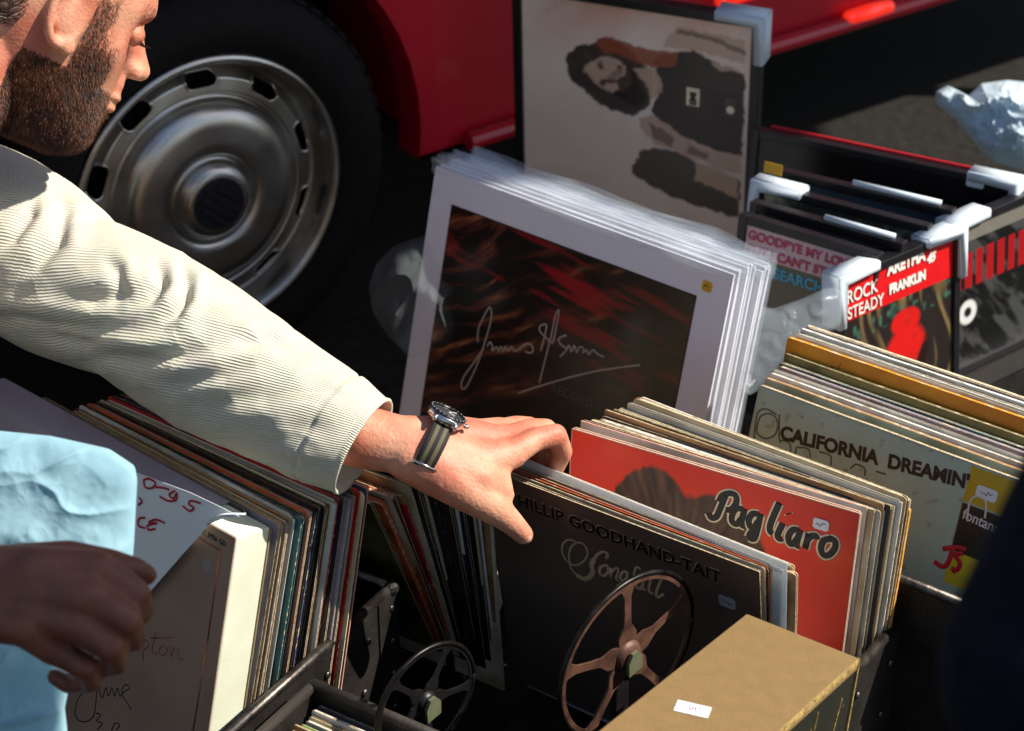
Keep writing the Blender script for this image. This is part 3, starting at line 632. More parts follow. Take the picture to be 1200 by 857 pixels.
# ---- California group
MCf = frame_M(V(), R(-37), R(15)); MCf.translation = G(890, 451, .345) - MCf @ V((0, 0, .315))
cf = empty('record_sleeve', MCf, 'pale grey-green record sleeve lettered California Dreamin in the right case', 'record sleeve', 'sleeves in the right case')
pale = lin((158, 188, 176))
bm = bmesh.new(); rr_ = random.Random(6); prism(bm, outline(.315, .315, .004, .0006, rr_), 0, .0045, 0, 1); obj('cover', bm, [mat('cover_pale_green', pale, .6, var=.08, nscale=10, col2=lin((136, 160, 146))), card], cf)
def cal(x, y):
    c = np.array(pale)[None]*np.ones((len(x), 1)); n1 = fbm(x*8, y*8, 2); c = c*(.9+.2*n1)[:, None]
    c = mixc(c, lin((110, 84, 60)), np.clip((fbm(x*40, y*40, 9)-.68)*6, 0, 1)*.6)
    yel = lin((190, 160, 30))
    c = mixc(c, yel, ((x > .79) & (y < .13) & (y > .0)).astype(float)); c = mixc(c, lin((22, 24, 20)), ((x > .79) & (y > .13) & (y < .30)).astype(float)); c = mixc(c, lin((200, 190, 40)), ((x > .79) & (y >= .30) & (y < .42)).astype(float))
    return c
sheet('printed_front', .002, .313, .002, .313, -.0003, cal, cf, 200)
x0, z0 = loc_px(MCf, 916, 518, -.0005); x1, z1 = loc_px(MCf, 1130, 576, -.0005)
t = text_obj('title', "CALIFORNIA  DREAMIN'", .0205, blackink, cf, x0-.003, z0+.003, -.0005, offset=.0009, sx=1.0, rot=math.atan2(z1-z0, x1-x0))
wt = max(v.co.x for v in t.data.vertices)-min(v.co.x for v in t.data.vertices); k_ = (x1-x0+.006)/wt; xm = min(v.co.x for v in t.data.vertices)
for v in t.data.vertices: v.co.x = xm+(v.co.x-xm)*k_
thin = mat('print_thin_line', lin((84, 98, 92)), .5)
Z7 = lambda pts: [(800+x/3, 286+y/3) for x, y in pts]
rng_ = [Z7([(262, 640), (275, 605), (310, 598), (334, 625), (325, 670), (290, 684), (262, 665), (262, 640)]), Z7([(340, 600), (340, 690), (350, 690), (375, 700), (380, 725), (372, 735)]), Z7([(400, 715), (395, 740)]), Z7([(400, 715), (440, 720), (450, 750)]), Z7([(480, 730), (520, 745), (520, 780)]), Z7([(590, 790), (610, 775), (640, 790), (640, 815)]), Z7([(680, 800), (715, 810)]),
        Z7([(250, 690), (262, 600), (290, 580), (330, 600)]),
        Z6([(10, 30), (-10, 180)]), Z6([(30, 20), (62, 60), (60, 110), (20, 220)]), Z6([(72, 35), (120, 20), (145, 40), (140, 80), (30, 210)]), Z6([(150, 90), (185, 100), (180, 130), (150, 110), (95, 90), (80, 240), (100, 262)])]
ink('fine_lettering', MCf, rng_, .0010, thin, cf, -.0004)
x0, z0 = loc_px(MCf, 1127, 607, -.0005); text_obj('label_name', 'fontana', .016, mat('ink_white', (.75, .75, .72), .5), cf, x0, z0, -.0006, offset=.0002, rot=-.06, sx=.85)
ink('label_emblem', MCf, [[.0011]+Z6([(1000, 120), (1010, 50), (1040, 32), (1066, 55), (1062, 110)])], .0011, MC['ink_white'], cf, -.0006)
x0, z0 = loc_px(MCf, 1120, 624, -.0005); text_obj('label_small_print', 'A WORLD FONTANA', .0065, blackink, cf, x0, z0, -.0006, rot=-.05); text_obj('label_small_print', 'RECORD', .0065, blackink, cf, x0, z0-.008, -.0006, rot=-.05)
ink('red_initials', MCf, [[.0026]+Z6([(915, 218), (955, 212), (995, 218)]), [.0026]+Z6([(950, 214), (935, 262), (915, 280), (885, 262)]), [.0026]+Z6([(985, 232), (958, 240), (975, 265), (965, 290), (945, 285)]), [.002]+Z6([(960, 292), (950, 300)])], .0026, redink, cf, -.0005)
sticker(cf, MCf, 1156, 579, 26, 15, -.0007)
kC = [('cream', dict(t=1, open='none', edge='tan')), ('white', dict(t=.9, dz=.004)), ('white', dict(t=.8, dz=.004)), ('pink', dict(t=.6)), ('mauve', dict(t=.9, dz=.005)), ('teal', dict(t=.7, dz=.006, edge='teal')), ('teal', dict(t=.7, dz=.004)), ('olive', dict(t=1.1, dz=.012, edge='olive', desc='yellow-green')),
      ('yellow', dict(t=1.0, dz=.026, dx=-.004, edge='yellow', open='none', label='orange record sleeve standing tallest in the right case, tiny print at its left', desc='orange')), ('white', dict(t=.8, dz=.028)), ('grey', dict(t=.8, dz=.028)), ('teal', dict(t=.7, dz=.027)), ('white', dict(t=.8, dz=.028)), ('red', dict(t=.6, dz=.024)), ('grey', dict(t=.8, dz=.028)), ('cream', dict(t=.8, dz=.026))]
outC = stack(('TL', 898, 444, .345, -37, 14), ('TL', 942, 408, .345, -36, 9), kC, 'behind the California lettered sleeve', 'sleeves in the right case', 15, jb=.002, jz=.001)
og = outC[8]; Mo = og.matrix_world
bm = bmesh.new()
for i in range(5): 
    for j in range(3): box(bm, .008+j*.012, .018+j*.012, -.0004, -.0001, .294-i*.0045, .2952-i*.0045)
obj('small_print', bm, mat('print_brown', lin((90, 50, 10)), .6), og)
bm = bmesh.new(); lathe(bm, [(.005, 0), (.0035, 0)], 20); lathe(bm, [(.002, 0), (.0001, 0)], 12); bmesh.ops.translate(bm, verts=bm.verts, vec=(.058, -.0003, .293)); box(bm, .066, .0665, -.0004, -.0001, .28, .305); obj('maker_emblem', bm, MC['print_brown'], og)
sticker(og, Mo, 1155, 506, 22, 15, -.0006)
Mc4 = frame_M(V(), R(-37), 0); o_ = MCf.translation; Mc4.translation = V((o_.x, o_.y, 0)) + Mc4 @ V((-.012, -.022, 0))
hw_ = onplane(1070, 684, Mc4.translation, Mc4.to_3x3() @ V((0, 1, 0))).z
cr4 = crate('record_case', Mc4, .36, .20, hw_-.006, 'dark record case holding the pale green California sleeve at right', 'case', walls='f')
# ------------------------------------------------------------------ mounted prints in clear film
S.cycles.transparent_max_bounces = 32
MA = frame_M(V(), R(-39), R(14)); MA.translation = G(510, 195, .417) - MA @ V((0, 0, .43))
board = mat('mount_board_white', lin((226, 226, 232)), .6, var=.03, nscale=5)
filmm = film('film_print_bag', (.85, .92, .96), .20, .14)
rp_ = random.Random(21); first = None
for i in range(13):
    dx, dz, yy = (rp_.random()-.5)*.008, (rp_.random()-.5)*.008, i*.0068
    if i == 0: dx = dz = 0
    e = empty('mounted_print', MA @ Matrix.Translation((dx, yy, dz)) @ Matrix.Rotation(R((rp_.random()-.5)*.6), 4, 'Y'),
        'signed dark marbled print in a white mount, front of the bagged stack' if i == 0 else 'white mounted print in a clear bag, %s behind the signed dark print' % ORD[i-1], 'mounted print', 'bagged prints')
    bm = bmesh.new(); box(bm, 0, .43, 0, .0032, 0, .43, bev=.0004); obj('mount', bm, board, e)
    # bag: thin crinkled film with a loose flap standing above the board and past its right side
    bm = bmesh.new(); nx, nz_ = 30, 6; fl = .007+.010*rp_.random(); off = rp_.random()*9
    gr = [[bm.verts.new((-.004+.444*a/nx, -.0012+.0045*math.sin(a*.55+off+b*.6)*(b/nz_)+.006*(noise.noise(V((a*.3, b*.5, off))))*(b/nz_), .422+(fl+.008)*b/nz_*(1+.12*noise.noise(V((a*.25, 3, off)))))) for b in range(nz_+1)] for a in range(nx+1)]
    for a in range(nx):
        for b in range(nz_): bm.faces.new((gr[a][b], gr[a+1][b], gr[a+1][b+1], gr[a][b+1]))
    g2 = [[bm.verts.new((.4305+.005*a/3, .002+.0007*math.sin(b*.8+off)*(a/3), .43*b/24)) for b in range(25)] for a in range(4)]
    for a in range(3):
        for b in range(24): bm.faces.new((g2[a][b], g2[a+1][b], g2[a+1][b+1], g2[a][b+1]))
    obj('clear_bag', bm, filmm, e, True, recalc=False)
    if i == 0: first = e
def marb(x, y):
    w1 = fbm(x*3, y*3, 31)*1.2; t = fbm((x*.9-y*.5)*5+w1, (x*.55+y*1.0)*30+w1*4, 33, 5)
    c = np.array(lin((14, 9, 9)))[None]*np.ones((len(x), 1))
    fade = np.clip(1.1-1.1*x-.5*np.maximum(y-.35, 0), .12, 1)
    c = mixc(c, lin((112, 52, 30)), np.clip((t-.50)*5, 0, .6)*fade); c = mixc(c, lin((170, 110, 70)), np.clip((t-.66)*6, 0, 1)*fade)
    r_ = fbm((x+y*.5)*3, (y-.12*x)*26, 40)
    c = mixc(c, lin((165, 10, 30)), np.clip((r_-.55)*7, 0, 1)*ell(x, y, .42, .14, .5, .16, .1, .8)*.9)
    s_ = fbm(x*5, y*3, 50); c = mixc(c, lin((90, 84, 78)), np.clip((s_-.5)*3, 0, 1)*ell(x, y, .8, .3, .28, .35, .5, .8)*.6)
    c = mixc(c, lin((8, 6, 8)), ell(x, y, .62, .80, .36, .26, 0, .6)*.95)
    return c
xa, za = loc_px(MA, 530, 241); xb, zb = loc_px(MA, 816, 341)
bm = bmesh.new(); box(bm, xa-.0015, xb+.0015, -.0006, -.0001, .045, za+.0015); obj('picture_edge', bm, mat('picture_edge_dark', lin((60, 34, 20)), .6), first)
sheet('picture', xa, xb, .0465, za, -.0008, marb, first, 280, .3)
Z5 = lambda pts: [(400+x/3, 286+y/3) for x, y in pts]
silver = mat('ink_silver', lin((178, 164, 150)), .5, .2)
ink('signature', MA, [Z5([(478, 345), (482, 295), (505, 245), (522, 222), (526, 260), (508, 330), (478, 420), (440, 500), (422, 505), (428, 470), (470, 410), (500, 365)]), Z5([(512, 360), (522, 345), (530, 358), (530, 375), (545, 362), (552, 378), (560, 360), (568, 378), (576, 360), (584, 376), (598, 362), (606, 376), (618, 372), (635, 360), (655, 350), (672, 362), (668, 382), (645, 378)]),
  Z5([(695, 488), (712, 420), (735, 330), (752, 250), (764, 234), (755, 290), (742, 350)]), Z5([(742, 350), (700, 310), (698, 288), (720, 285), (712, 330), (700, 375)]), Z5([(790, 320), (765, 330), (768, 350), (790, 370), (768, 395)]), Z5([(790, 372), (800, 356), (808, 378), (818, 356), (826, 380), (836, 362), (850, 366), (848, 382), (862, 372), (868, 388), (884, 372), (900, 386), (922, 396)]),
  Z5([(620, 524), (760, 480), (900, 445), (1050, 424)])], .0012, silver, first, -.0011, k=5, flat=.2)
x_, z_ = loc_px(MA, 645, 458, -.0011); text_obj('small_title', 'RECORD', .0155, mat('print_dim_grey', lin((92, 84, 80)), .5), first, x_, z_, -.0011)
x_, z_ = loc_px(MA, 697, 478, -.0011); text_obj('small_title', 'COVERS', .0155, MC['print_dim_grey'], first, x_+.003, z_-.001, -.0011)
sticker(first, MA, 828, 335, 15, 14, -.0006, mat('sticker_yellow', lin((222, 168, 24)), .5))

# ------------------------------------------------------------------ frames
frm = mat('frame_black', (.008, .007, .008), .35, var=.1)
prot = mat('corner_foam_white', lin((205, 216, 224)), .6, var=.06, nscale=20, bump=.15, bscale=90)
def pframe(M, s, label, fn=None, corners='', group='framed records', fw=.013, backc=(30, 28, 30), dp=.02, ncol=120):
    e = empty('picture_frame', M, label, 'picture frame', group)
    for x0, x1, z0, z1 in ((0, fw, 0, s), (s-fw, s, 0, s), (fw, s-fw, 0, fw), (fw, s-fw, s-fw, s)):
        bm = bmesh.new(); box(bm, x0, x1, 0, dp, z0+.00001, z1, bev=.001); obj('rail', bm, frm, e)
    bm = bmesh.new(); box(bm, fw*.6, s-fw*.6, dp-.006, dp-.002, fw*.6, s-fw*.6); obj('backing', bm, mat('backing_%d_%d' % (backc[0], backc[2]), lin(backc), .8), e)
    if fn is not None: sheet('picture', fw-.001, s-fw+.001, fw-.001, s-fw+.001, .004, fn, e, ncol, .3)
    for c in corners:
        cx, cz = {'a': (0, s), 'b': (s, s), 'c': (0, 0), 'd': (s, 0)}[c]; sx = 1 if cx == 0 else -1; sz = 1 if cz == 0 else -1
        L_ = .062; o_ = .006
        P = [(-o_, -o_), (L_, -o_), (L_, fw*.62), (fw*.62, fw*.62), (fw*.62, L_), (-o_, L_)]
        P = [(cx+sx*x, cz+sz*z) for x, z in P]
        bm = bmesh.new(); prism(bm, P, -.006, dp+.006); bmesh.ops.bevel(bm, geom=list(bm.edges), offset=.0014, segments=2, affect='EDGES'); obj('corner_protector', bm, prot, e, True)
    return e
MF = frame_M(V(), R(-23), R(-3)); pf = D(893, 24, 2.70); SP = .345; MF.translation = pf - MF @ V((SP, 0, SP))
def portrait(x, y):
    base = np.array(lin((236, 214, 194)))[None]*np.ones((len(x), 1)); n1 = fbm(x*4, y*4, 61)
    base = base*(.86+.22*n1)[:, None]; c = mixc(base, lin((214, 140, 108)), np.clip(1-y*3.6, 0, 1)*np.clip(fbm(x*5+y*4, y*3, 62)*1.8-.5, 0, 1)*.8)
    d = lin((36, 25, 23)); m = lin((112, 90, 76)); l = lin((198, 164, 138))
    X, Y = x+.012*(fbm(x*40, y*40, 63)-.5)*2, y+.012*(fbm(x*40, y*40, 64)-.5)*2
    def q(*p):      # traced points -> picture coordinates
        o = []
        for z_, a_, b_ in p: px_, py_ = (400 if z_ == 2 else 800)+a_/3, b_/3; o.append(((px_-605)/285, (py_+40-.22*(px_-605))/300))
        return o
    def A(col, k, *p):
        nonlocal c
        P = q(*p); acc = np.zeros(len(x))
        for ox, oy in ((-.003, 0), (.003, 0), (0, .003), (0, -.003)): acc += pip(X+ox, Y+oy, P)
        c = mixc(c, col, acc/4*k)
    A(l, .9, (3, 0, 50), (3, 60, 70), (3, 150, 95), (3, 245, 120), (3, 245, 215), (3, 150, 180), (3, 60, 150), (3, -60, 130))
    A(m, .8, (3, 0, 60), (3, 120, 100), (3, 245, 160), (3, 245, 180), (3, 120, 118), (3, 0, 80))
    A(d, .97, (2, 1120, 170), (2, 1199, 155), (3, 60, 150), (3, 130, 200), (3, 250, 255), (3, 250, 600), (3, 140, 560), (3, 60, 520), (3, -20, 480), (2, 1140, 440), (2, 1105, 395), (2, 1130, 330), (2, 1120, 250))
    A(l, .8, (3, 120, 200), (3, 235, 235), (3, 235, 250), (3, 150, 235))
    A(lin((40, 34, 34)), .7, (3, 135, 330), (3, 240, 330), (3, 240, 480), (3, 135, 470))
    A(d, .95, (2, 785, 180), (2, 790, 140), (2, 830, 115), (2, 880, 110), (2, 915, 85), (2, 960, 95), (2, 1010, 130), (2, 1060, 180), (2, 1110, 230), (2, 1115, 330), (2, 1090, 385), (2, 1040, 415), (2, 960, 385), (2, 900, 345), (2, 850, 300), (2, 800, 250))
    st = vnoise((x-y)*60, (x+y)*8, 66); c = mixc(c, m, np.clip(st-.62, 0, 1)*1.6*ell(X, Y, .34, .33, .13, .12, 0, .1))
    A(l, .95, (2, 850, 205), (2, 900, 170), (2, 950, 165), (2, 1000, 190), (2, 1030, 230), (2, 1040, 270), (2, 1010, 300), (2, 960, 312), (2, 920, 290), (2, 880, 250))
    A(l, .9, (2, 1045, 215), (2, 1110, 210), (2, 1145, 260), (2, 1140, 320), (2, 1110, 350), (2, 1100, 300), (2, 1060, 250))
    A(lin((150, 78, 50)), .92, (2, 895, 90), (2, 960, 90), (2, 1060, 130), (2, 1140, 150), (2, 1199, 155), (2, 1199, 210), (2, 1120, 215), (2, 1050, 190), (2, 990, 160), (2, 930, 150), (2, 905, 120))
    A(m, .8, (2, 902, 185), (2, 920, 178), (2, 930, 215), (2, 914, 222)); A(d, .8, (2, 910, 192), (2, 920, 190), (2, 924, 210), (2, 914, 212))
    A(m, .6, (2, 940, 250), (2, 990, 205), (2, 1005, 212), (2, 985, 245), (2, 960, 262)); A(d, .7, (2, 978, 205), (2, 996, 200), (2, 1000, 216), (2, 984, 220))
    A(d, .88, (2, 912, 268), (2, 930, 248), (2, 972, 262), (2, 1000, 240), (2, 1020, 198), (2, 1042, 230), (2, 1062, 290), (2, 1092, 330), (2, 1060, 385), (2, 1000, 345), (2, 962, 312), (2, 985, 292), (2, 972, 274), (2, 945, 268), (2, 925, 285))
    A(l, .95, (2, 1058, 425), (2, 1110, 412), (2, 1170, 450), (3, 40, 510), (3, 130, 560), (3, 245, 590), (3, 245, 665), (3, 170, 650), (3, 110, 610), (3, 20, 585), (2, 1190, 555), (2, 1120, 530), (2, 1080, 490))
    A(m, .8, (2, 1100, 440), (2, 1150, 470), (2, 1199, 520), (2, 1190, 545), (2, 1110, 500)); A(m, .8, (3, 60, 540), (3, 130, 585), (3, 120, 600), (3, 40, 570))
    A(d, .9, (2, 1040, 625), (2, 1070, 560), (2, 1120, 545), (2, 1199, 562), (3, 60, 595), (3, 150, 650), (3, 250, 690), (3, 250, 860), (2, 1190, 760), (2, 1040, 660))
    A(l, .9, (3, 80, 610), (3, 160, 640), (3, 240, 685), (3, 240, 775), (3, 150, 720), (3, 80, 690))
    return c
fp = pframe(MF, SP, 'large black framed print of a reclining long haired figure, white foam corner', portrait, 'b', ncol=240)
x_, z_ = loc_px(MF, 812, 114, .003)
bm = bmesh.new(); box(bm, x_-.009, x_+.009, .0030, .0036, z_-.013, z_+.013); lb = obj('label_panel', bm, mat('print_cream', (.6, .5, .4)), fp)
text_obj('label_letters', 'EMI', .0125, blackink, lb, x_+.0045, z_-.0115, .0027, rot=math.pi/2, offset=.0006)
x_, z_ = loc_px(MF, 856, 126, .003); bm = bmesh.new(); box(bm, x_-.008, x_+.008, .0030, .0036, z_-.013, z_+.013); lb = obj('label_panel', bm, mat('print_grey_brown', lin((90, 78, 70)), .5), fp)
bm = bmesh.new(); lathe(bm, [(.0055, 0), (.0001, 0)], 20); bmesh.ops.translate(bm, verts=bm.verts, vec=(x_, .0027, z_-.004)); obj('label_emblem', bm, MC['print_cream'], lb)
bm = bmesh.new(); r_ = random.Random(8)
for k in range(6):
    for j in range(5): x0_, z0_ = loc_px(MF, 828+k*2.6, 100+j*8, .003); box(bm, x0_-.0004, x0_+.0004, .0032, .0037, z0_-.0033, z0_+.0033*r_.random())
obj('small_print', bm, MC['print_grey_brown'], fp)
# low box the frames stand on
Ms = frame_M(V(), R(-23), 0); q = MF @ V((SP*.5, 0, 0)); zb_ = (MF @ V((0, 0, 0))).z
Ms.translation = V((q.x, q.y, 0)) - Ms @ V((.19, .03, 0)) ; Ms.translation.z = 0
e = empty('storage_box', Ms, 'low dark storage box hidden under the large framed print', 'box')
bm = bmesh.new(); box(bm, 0, .38, 0, .09, 0, zb_-.006, bev=.004); obj('box_body', bm, leather, e); bm = bmesh.new(); box(bm, -.002, .382, -.002, .092, zb_-.0058, zb_-.0015); obj('lid', bm, leather, e)
# LP frames standing one behind the other, right ends in a line
def cov(base, t=None, seed=0, lt=.8):
    def f(x, y):
        c = np.array(lin(base))[None]*np.ones((len(x), 1)); n1 = fbm(x*7, y*7, seed)
        c = c*(.6+.8*n1)[:, None]
        if t: c = mixc(c, lin(t), np.clip((fbm(x*12, y*9, seed+3)-.5)*5, 0, 1)*lt)
        return c
    return f
def sea(x, y):
    c = np.array(lin((196, 170, 176)))[None]*np.ones((len(x), 1)); c = mixc(c, lin((92, 88, 70)), (y > .24).astype(float)); return c
LF = [((1030, 300), sea, 'framed pinkish record cover lettered The Searchers, behind the bagged prints', ''), ((1058, 286), cov((52, 62, 72), None, 3), 'black framed plain slate grey cover, second in the row, white guard on top', ''), ((1088, 266), cov((60, 66, 62), (150, 150, 120), 5), 'black framed mottled green cover with a yellow patch, third of the row', 'a'),
      ((1116, 247), cov((58, 74, 84), None, 7), 'black framed dull blue-grey cover, second from the back of the row', ''), ((1192, 216), cov((20, 18, 20)), 'black and red edged framed cover, rearmost of the row of frames', 'b')]
LFM = []
for i, ((u, v), fn, lb, cn) in enumerate(LF):
    s = (.185, .2, .225, .25, .35)[i]; M = frame_M(V(), R(-35+i*1.8), R(6)); M.translation = G(u, v, .375) - M @ V((s, 0, s))
    LFM.append((M, s))
    e = pframe(M, s, lb, fn, cn, 'framed records in a row', fw=.011, dp=.016, ncol=100)
    if i == 0:
        pinkred = mat('print_pink_red', lin((190, 60, 90)), .5); sky_ = mat('print_sky_blue', lin((70, 160, 190)), .5)
        for k, (t_, m_, sz) in enumerate((('GOODBYE MY LOVE', pinkred, .0155), ("BUT I CAN'T STAY", pinkred, .0155), ('THE SEARCHERS', sky_, .019))):
            text_obj('title', t_, sz, m_, e, .014, s-.028-.018*k-(.004 if k == 2 else 0), .0030, offset=.0006, sx=.98)
    if i == 2:
        bm = bmesh.new(); x_, z_ = loc_px(M, 906, 198, .003); box(bm, x_-.012, x_+.012, .0028, .0034, z_-.007, z_+.007); obj('price_sticker', bm, MC['sticker_yellow'], e)
    if i == 4: bm = bmesh.new(); box(bm, .02, s, .017, .021, s-.004, s+.003); obj('red_edge', bm, mat('edge_red', (.5, .01, .02), .4), e); sticker(e, M, 1143, 213, 26, 18, -.0006, MC['sticker_white'])
    if i in (1, 3):
        bm = bmesh.new(); tube(bm, [(s*.48, .008, s+.003), (s*.93, .008, s+.003)], .004, 8); obj('edge_guard', bm, prot, e, True)
Mv = frame_M(V(), R(-33), 0); q = LFM[0][0].translation; q3 = LFM[3][0].translation; zb_ = min(m_.translation.z for m_, s_ in LFM[:4])
Mv.translation = V((q.x, q.y, 0)) + Mv @ V((-.01, -.01, 0)); dv = (Mv.inverted() @ V((q3.x, q3.y, 0)))
e = empty('storage_box', Mv, 'dark storage box under the row of framed records', 'box')
bm = bmesh.new(); box(bm, 0, max(.2, dv.x+.2), 0, dv.y+.03, 0, zb_-.006, bev=.004); obj('box_body', bm, leather, e); bm = bmesh.new(); box(bm, -.001, max(.2, dv.x+.2)+.001, -.001, dv.y+.031, zb_-.0058, zb_-.002); obj('lid', bm, leather, e)
# single frames turned the other way
def rock(x, y):
    c = np.array(lin((34, 28, 26)))[None]*np.ones((len(x), 1)); st = vnoise(x*26+2*np.sin(y*6), y*4, 71); c = mixc(c, lin((128, 104, 66)), np.clip((st-.6)*3, 0, 1)*.8)
    c = mixc(c, lin((60, 110, 90)), np.clip((vnoise(x*30, y*24, 72)-.6)*3, 0, 1)*(y < .42)*.7)
    a = np.maximum(ell(x, y, .55, .72, .2, .26, .2, .1), ell(x, y, .56, .44, .13, .09, 0, .1)); c = mixc(c, lin((196, 22, 18)), a*np.clip(.5+fbm(x*14, y*14, 73), 0, 1))
    c = mixc(c, lin((30, 16, 14)), ell(x, y, .70, .8, .05, .2, .3, .2)); c = mixc(c, lin((204, 20, 24)), (y < .27).astype(float)); return c
def grey2(x, y):
    c = np.array(lin((62, 62, 60)))[None]*np.ones((len(x), 1)); t = fbm((x+y)*3, (x-y)*9, 75); c = mixc(c, lin((14, 14, 14)), np.clip((t-.42)*6, 0, 1)); c = mixc(c, lin((120, 116, 104)), (y < .12)*.8); c = mixc(c, lin((150, 16, 22)), ((y > .2) & (y < .45) & (np.sin(x*60) > -.5) & (x < .85)).astype(float)); 
    c = mixc(c, lin((205, 205, 200)), ell(x, y, .13, .62, .085, .085, 0, .1)); c = mixc(c, lin((24, 24, 24)), ell(x, y, .13, .62, .035, .035, 0, .2)); return c
M7 = []
for i, (u, v, fn, lb, cn) in enumerate(((984, 328, rock, 'small black framed single lettered Rock Steady Aretha Franklin, red and dark', 'ab'), (1117, 265, grey2, 'small black framed grey single with red bars and a white ring, at the right edge', 'a'))):
    s = .205; M = frame_M(V(), R(38), R(7)); M.translation = G(u, v, .365) - M @ V((0, 0, s)); M7.append(M)
    e = pframe(M, s, lb, fn, cn, 'small framed singles', fw=.010, dp=.018, ncol=140)
    if i == 0:
        cw = mat('print_white', lin((230, 225, 215)), .5)
        for t_, u_, v_, sz in (('ROCK', 992, 357, .023), ('STEADY', 993, 375, .021), ('ARETHA', 1040, 323, .021), ('FRANKLIN', 1042, 345, .0165), ('45', 1086, 309, .017)):
            x_, z_ = loc_px(M, u_, v_, .003); text_obj('title', t_, sz, cw, e, x_, z_, .0028, offset=.0003 if u_ < 1000 else .0010, sx=.8, shear=.3 if t_ == '45' else 0)
zb_ = min((m_.translation.z for m_ in M7))
Mz = frame_M(V((0, 0, 0)), R(38), 0); q = M7[0].translation; Mz.translation = V((q.x, q.y, 0)) - Mz @ V((.02, .02, 0))
e = empty('storage_box', Mz, 'dark storage box under the two small framed singles', 'box')
bm = bmesh.new(); box(bm, 0, .44, 0, .10, 0, zb_-.006, bev=.004); obj('box_body', bm, leather, e); bm = bmesh.new(); box(bm, -.002, .442, -.002, .102, zb_-.0058, zb_-.002); obj('lid', bm, leather, e)

# ------------------------------------------------------------------ bags and film
def pillow(bm, poly, dep, thick, amp=.01, ns=18, nt=72, seed=0, fscale=9, crumple=0.):
    """closed puffed bag: outline at its own depth, real thickness, folded surface"""
    c = V((sum(p[0] for p in poly)/len(poly), sum(p[1] for p in poly)/len(poly), 0)); B = []
    n = len(poly)
    for t in range(nt):
        a = 2*math.pi*t/nt; d = V((math.cos(a), math.sin(a))); best = 0
        for i in range(n):
            p = V(poly[i][:2])-c.xy; q = V(poly[(i+1) % n][:2])-c.xy; e_ = q-p; den = d.x*e_.y-d.y*e_.x
            if abs(den) < 1e-9: continue
            s = (p.x*e_.y-p.y*e_.x)/den; k = (p.x*d.y-p.y*d.x)/den
            if s > 0 and -1e-6 <= k <= 1+1e-6: best = max(best, s)
        B.append(best)
    B = [(B[i-1]+2*B[i]+B[(i+1) % nt])/4 for i in range(nt)]
    rings = {}
    for side in (1, -1):
        for i in range(ns+1):
            s = i/ns; r_ = []
            for t in range(nt):
                a = 2*math.pi*t/nt; u = c.x+math.cos(a)*B[t]*s; v = c.y+math.sin(a)*B[t]*s
                q = V((u/100, v/100, seed)); rn = noise.noise(q*1.3+V((noise.noise(q*.8)*2, 0, 0)))
                f = (1-abs(noise.noise(V((q.x*fscale*.14+q.y*.9, q.y*fscale*.16-q.x*.5, seed+side))))*2)**3*1.3+.3
                cr_ = 0
                if crumple:
                    for o_ in range(4): cr_ += (1-2.6*abs(noise.noise(q*(1.7*2**o_)*1.6+V((o_*7, seed, 0)))))/2.4**o_
                off = thick*math.sqrt(max(0, 1-s**2.5)) + amp*(rn+f-.5)*(1-s**6) + crumple*cr_*(1-s**6)
                p = D(u, v, dep-side*off if s < 1 else dep); r_.append(bm.verts.new(p) if not (side == -1 and i == ns) else None)
            rings[side, i] = r_
        if side == -1: rings[side, ns] = rings[1, ns]
        for i in range(ns):
            for t in range(nt):
                a_, b_, c_, d_ = rings[side, i][t], rings[side, i][(t+1) % nt], rings[side, i+1][(t+1) % nt], rings[side, i+1][t]
                bm.faces.new((a_, b_, c_, d_))
    bmesh.ops.remove_doubles(bm, verts=bm.verts, dist=1e-5)
def bagmat(name, col, tl=.35):
    m = mat(name, col, .62, var=.04, nscale=6, bump=.3, bscale=14, spec=.2); n = m.node_tree
    t = n.nodes.new('ShaderNodeBsdfTranslucent'); t.inputs[0].default_value = (*col, 1); mx = n.nodes.new('ShaderNodeMixShader'); mx.inputs[0].default_value = tl
    n.links.new(n.nodes['Principled BSDF'].outputs[0], mx.inputs[1]); n.links.new(t.outputs[0], mx.inputs[2]); n.links.new(mx.outputs[0], n.nodes['Material Output'].inputs[0]); return m
pbag = bagmat('plastic_pale_blue', lin((168, 208, 220)))
I4 = Matrix()
def T0(p): return Matrix.Translation(p)
e = empty('plastic_bag', T0(D(40, 690, 1.8)), 'pale blue plastic bag held in the fist at the left edge', 'bag')
bm = bmesh.new(); pillow(bm, [(-220, 520), (-100, 498), (0, 505), (60, 511), (128, 526), (158, 546), (161, 562), (157, 640), (152, 690), (120, 720), (20, 720), (-220, 700)], 1.84, .016, .0042, crumple=.0009, seed=3, ns=70, nt=260); wobj('bag_top', bm, pbag, e, True)
bm = bmesh.new(); pillow(bm, [(-200, 740), (0, 735), (60, 745), (84, 790), (76, 830), (84, 900), (60, 960), (-200, 960)], 1.80, .020, .006, crumple=.0013, seed=5, ns=70, nt=260); wobj('bag_bottom', bm, pbag, e, True)
wbag = bagmat('plastic_white_blue', lin((205, 222, 232)), .2)
e = empty('plastic_bag', T0(G(1160, 190, 0)), 'crumpled white plastic bag on the road behind the frames', 'bag')
bm = bmesh.new(); pillow(bm, [(1096, 108), (1112, 100), (1124, 112), (1134, 114), (1150, 98), (1180, 94), (1240, 100), (1290, 130), (1270, 190), (1200, 200), (1165, 190), (1140, 165), (1120, 140), (1098, 122)], 3.0, .09, .03, seed=8, ns=90, nt=320, fscale=7, crumple=.020); wobj('bag_body', bm, wbag, e, True)
cfilm = film('film_clear_grey', (.6, .68, .68), .09, .25)
e = empty('plastic_wrap', T0(G(460, 400, 0)), 'crumpled clear plastic wrap on the ground left of the bagged prints', 'plastic wrap')
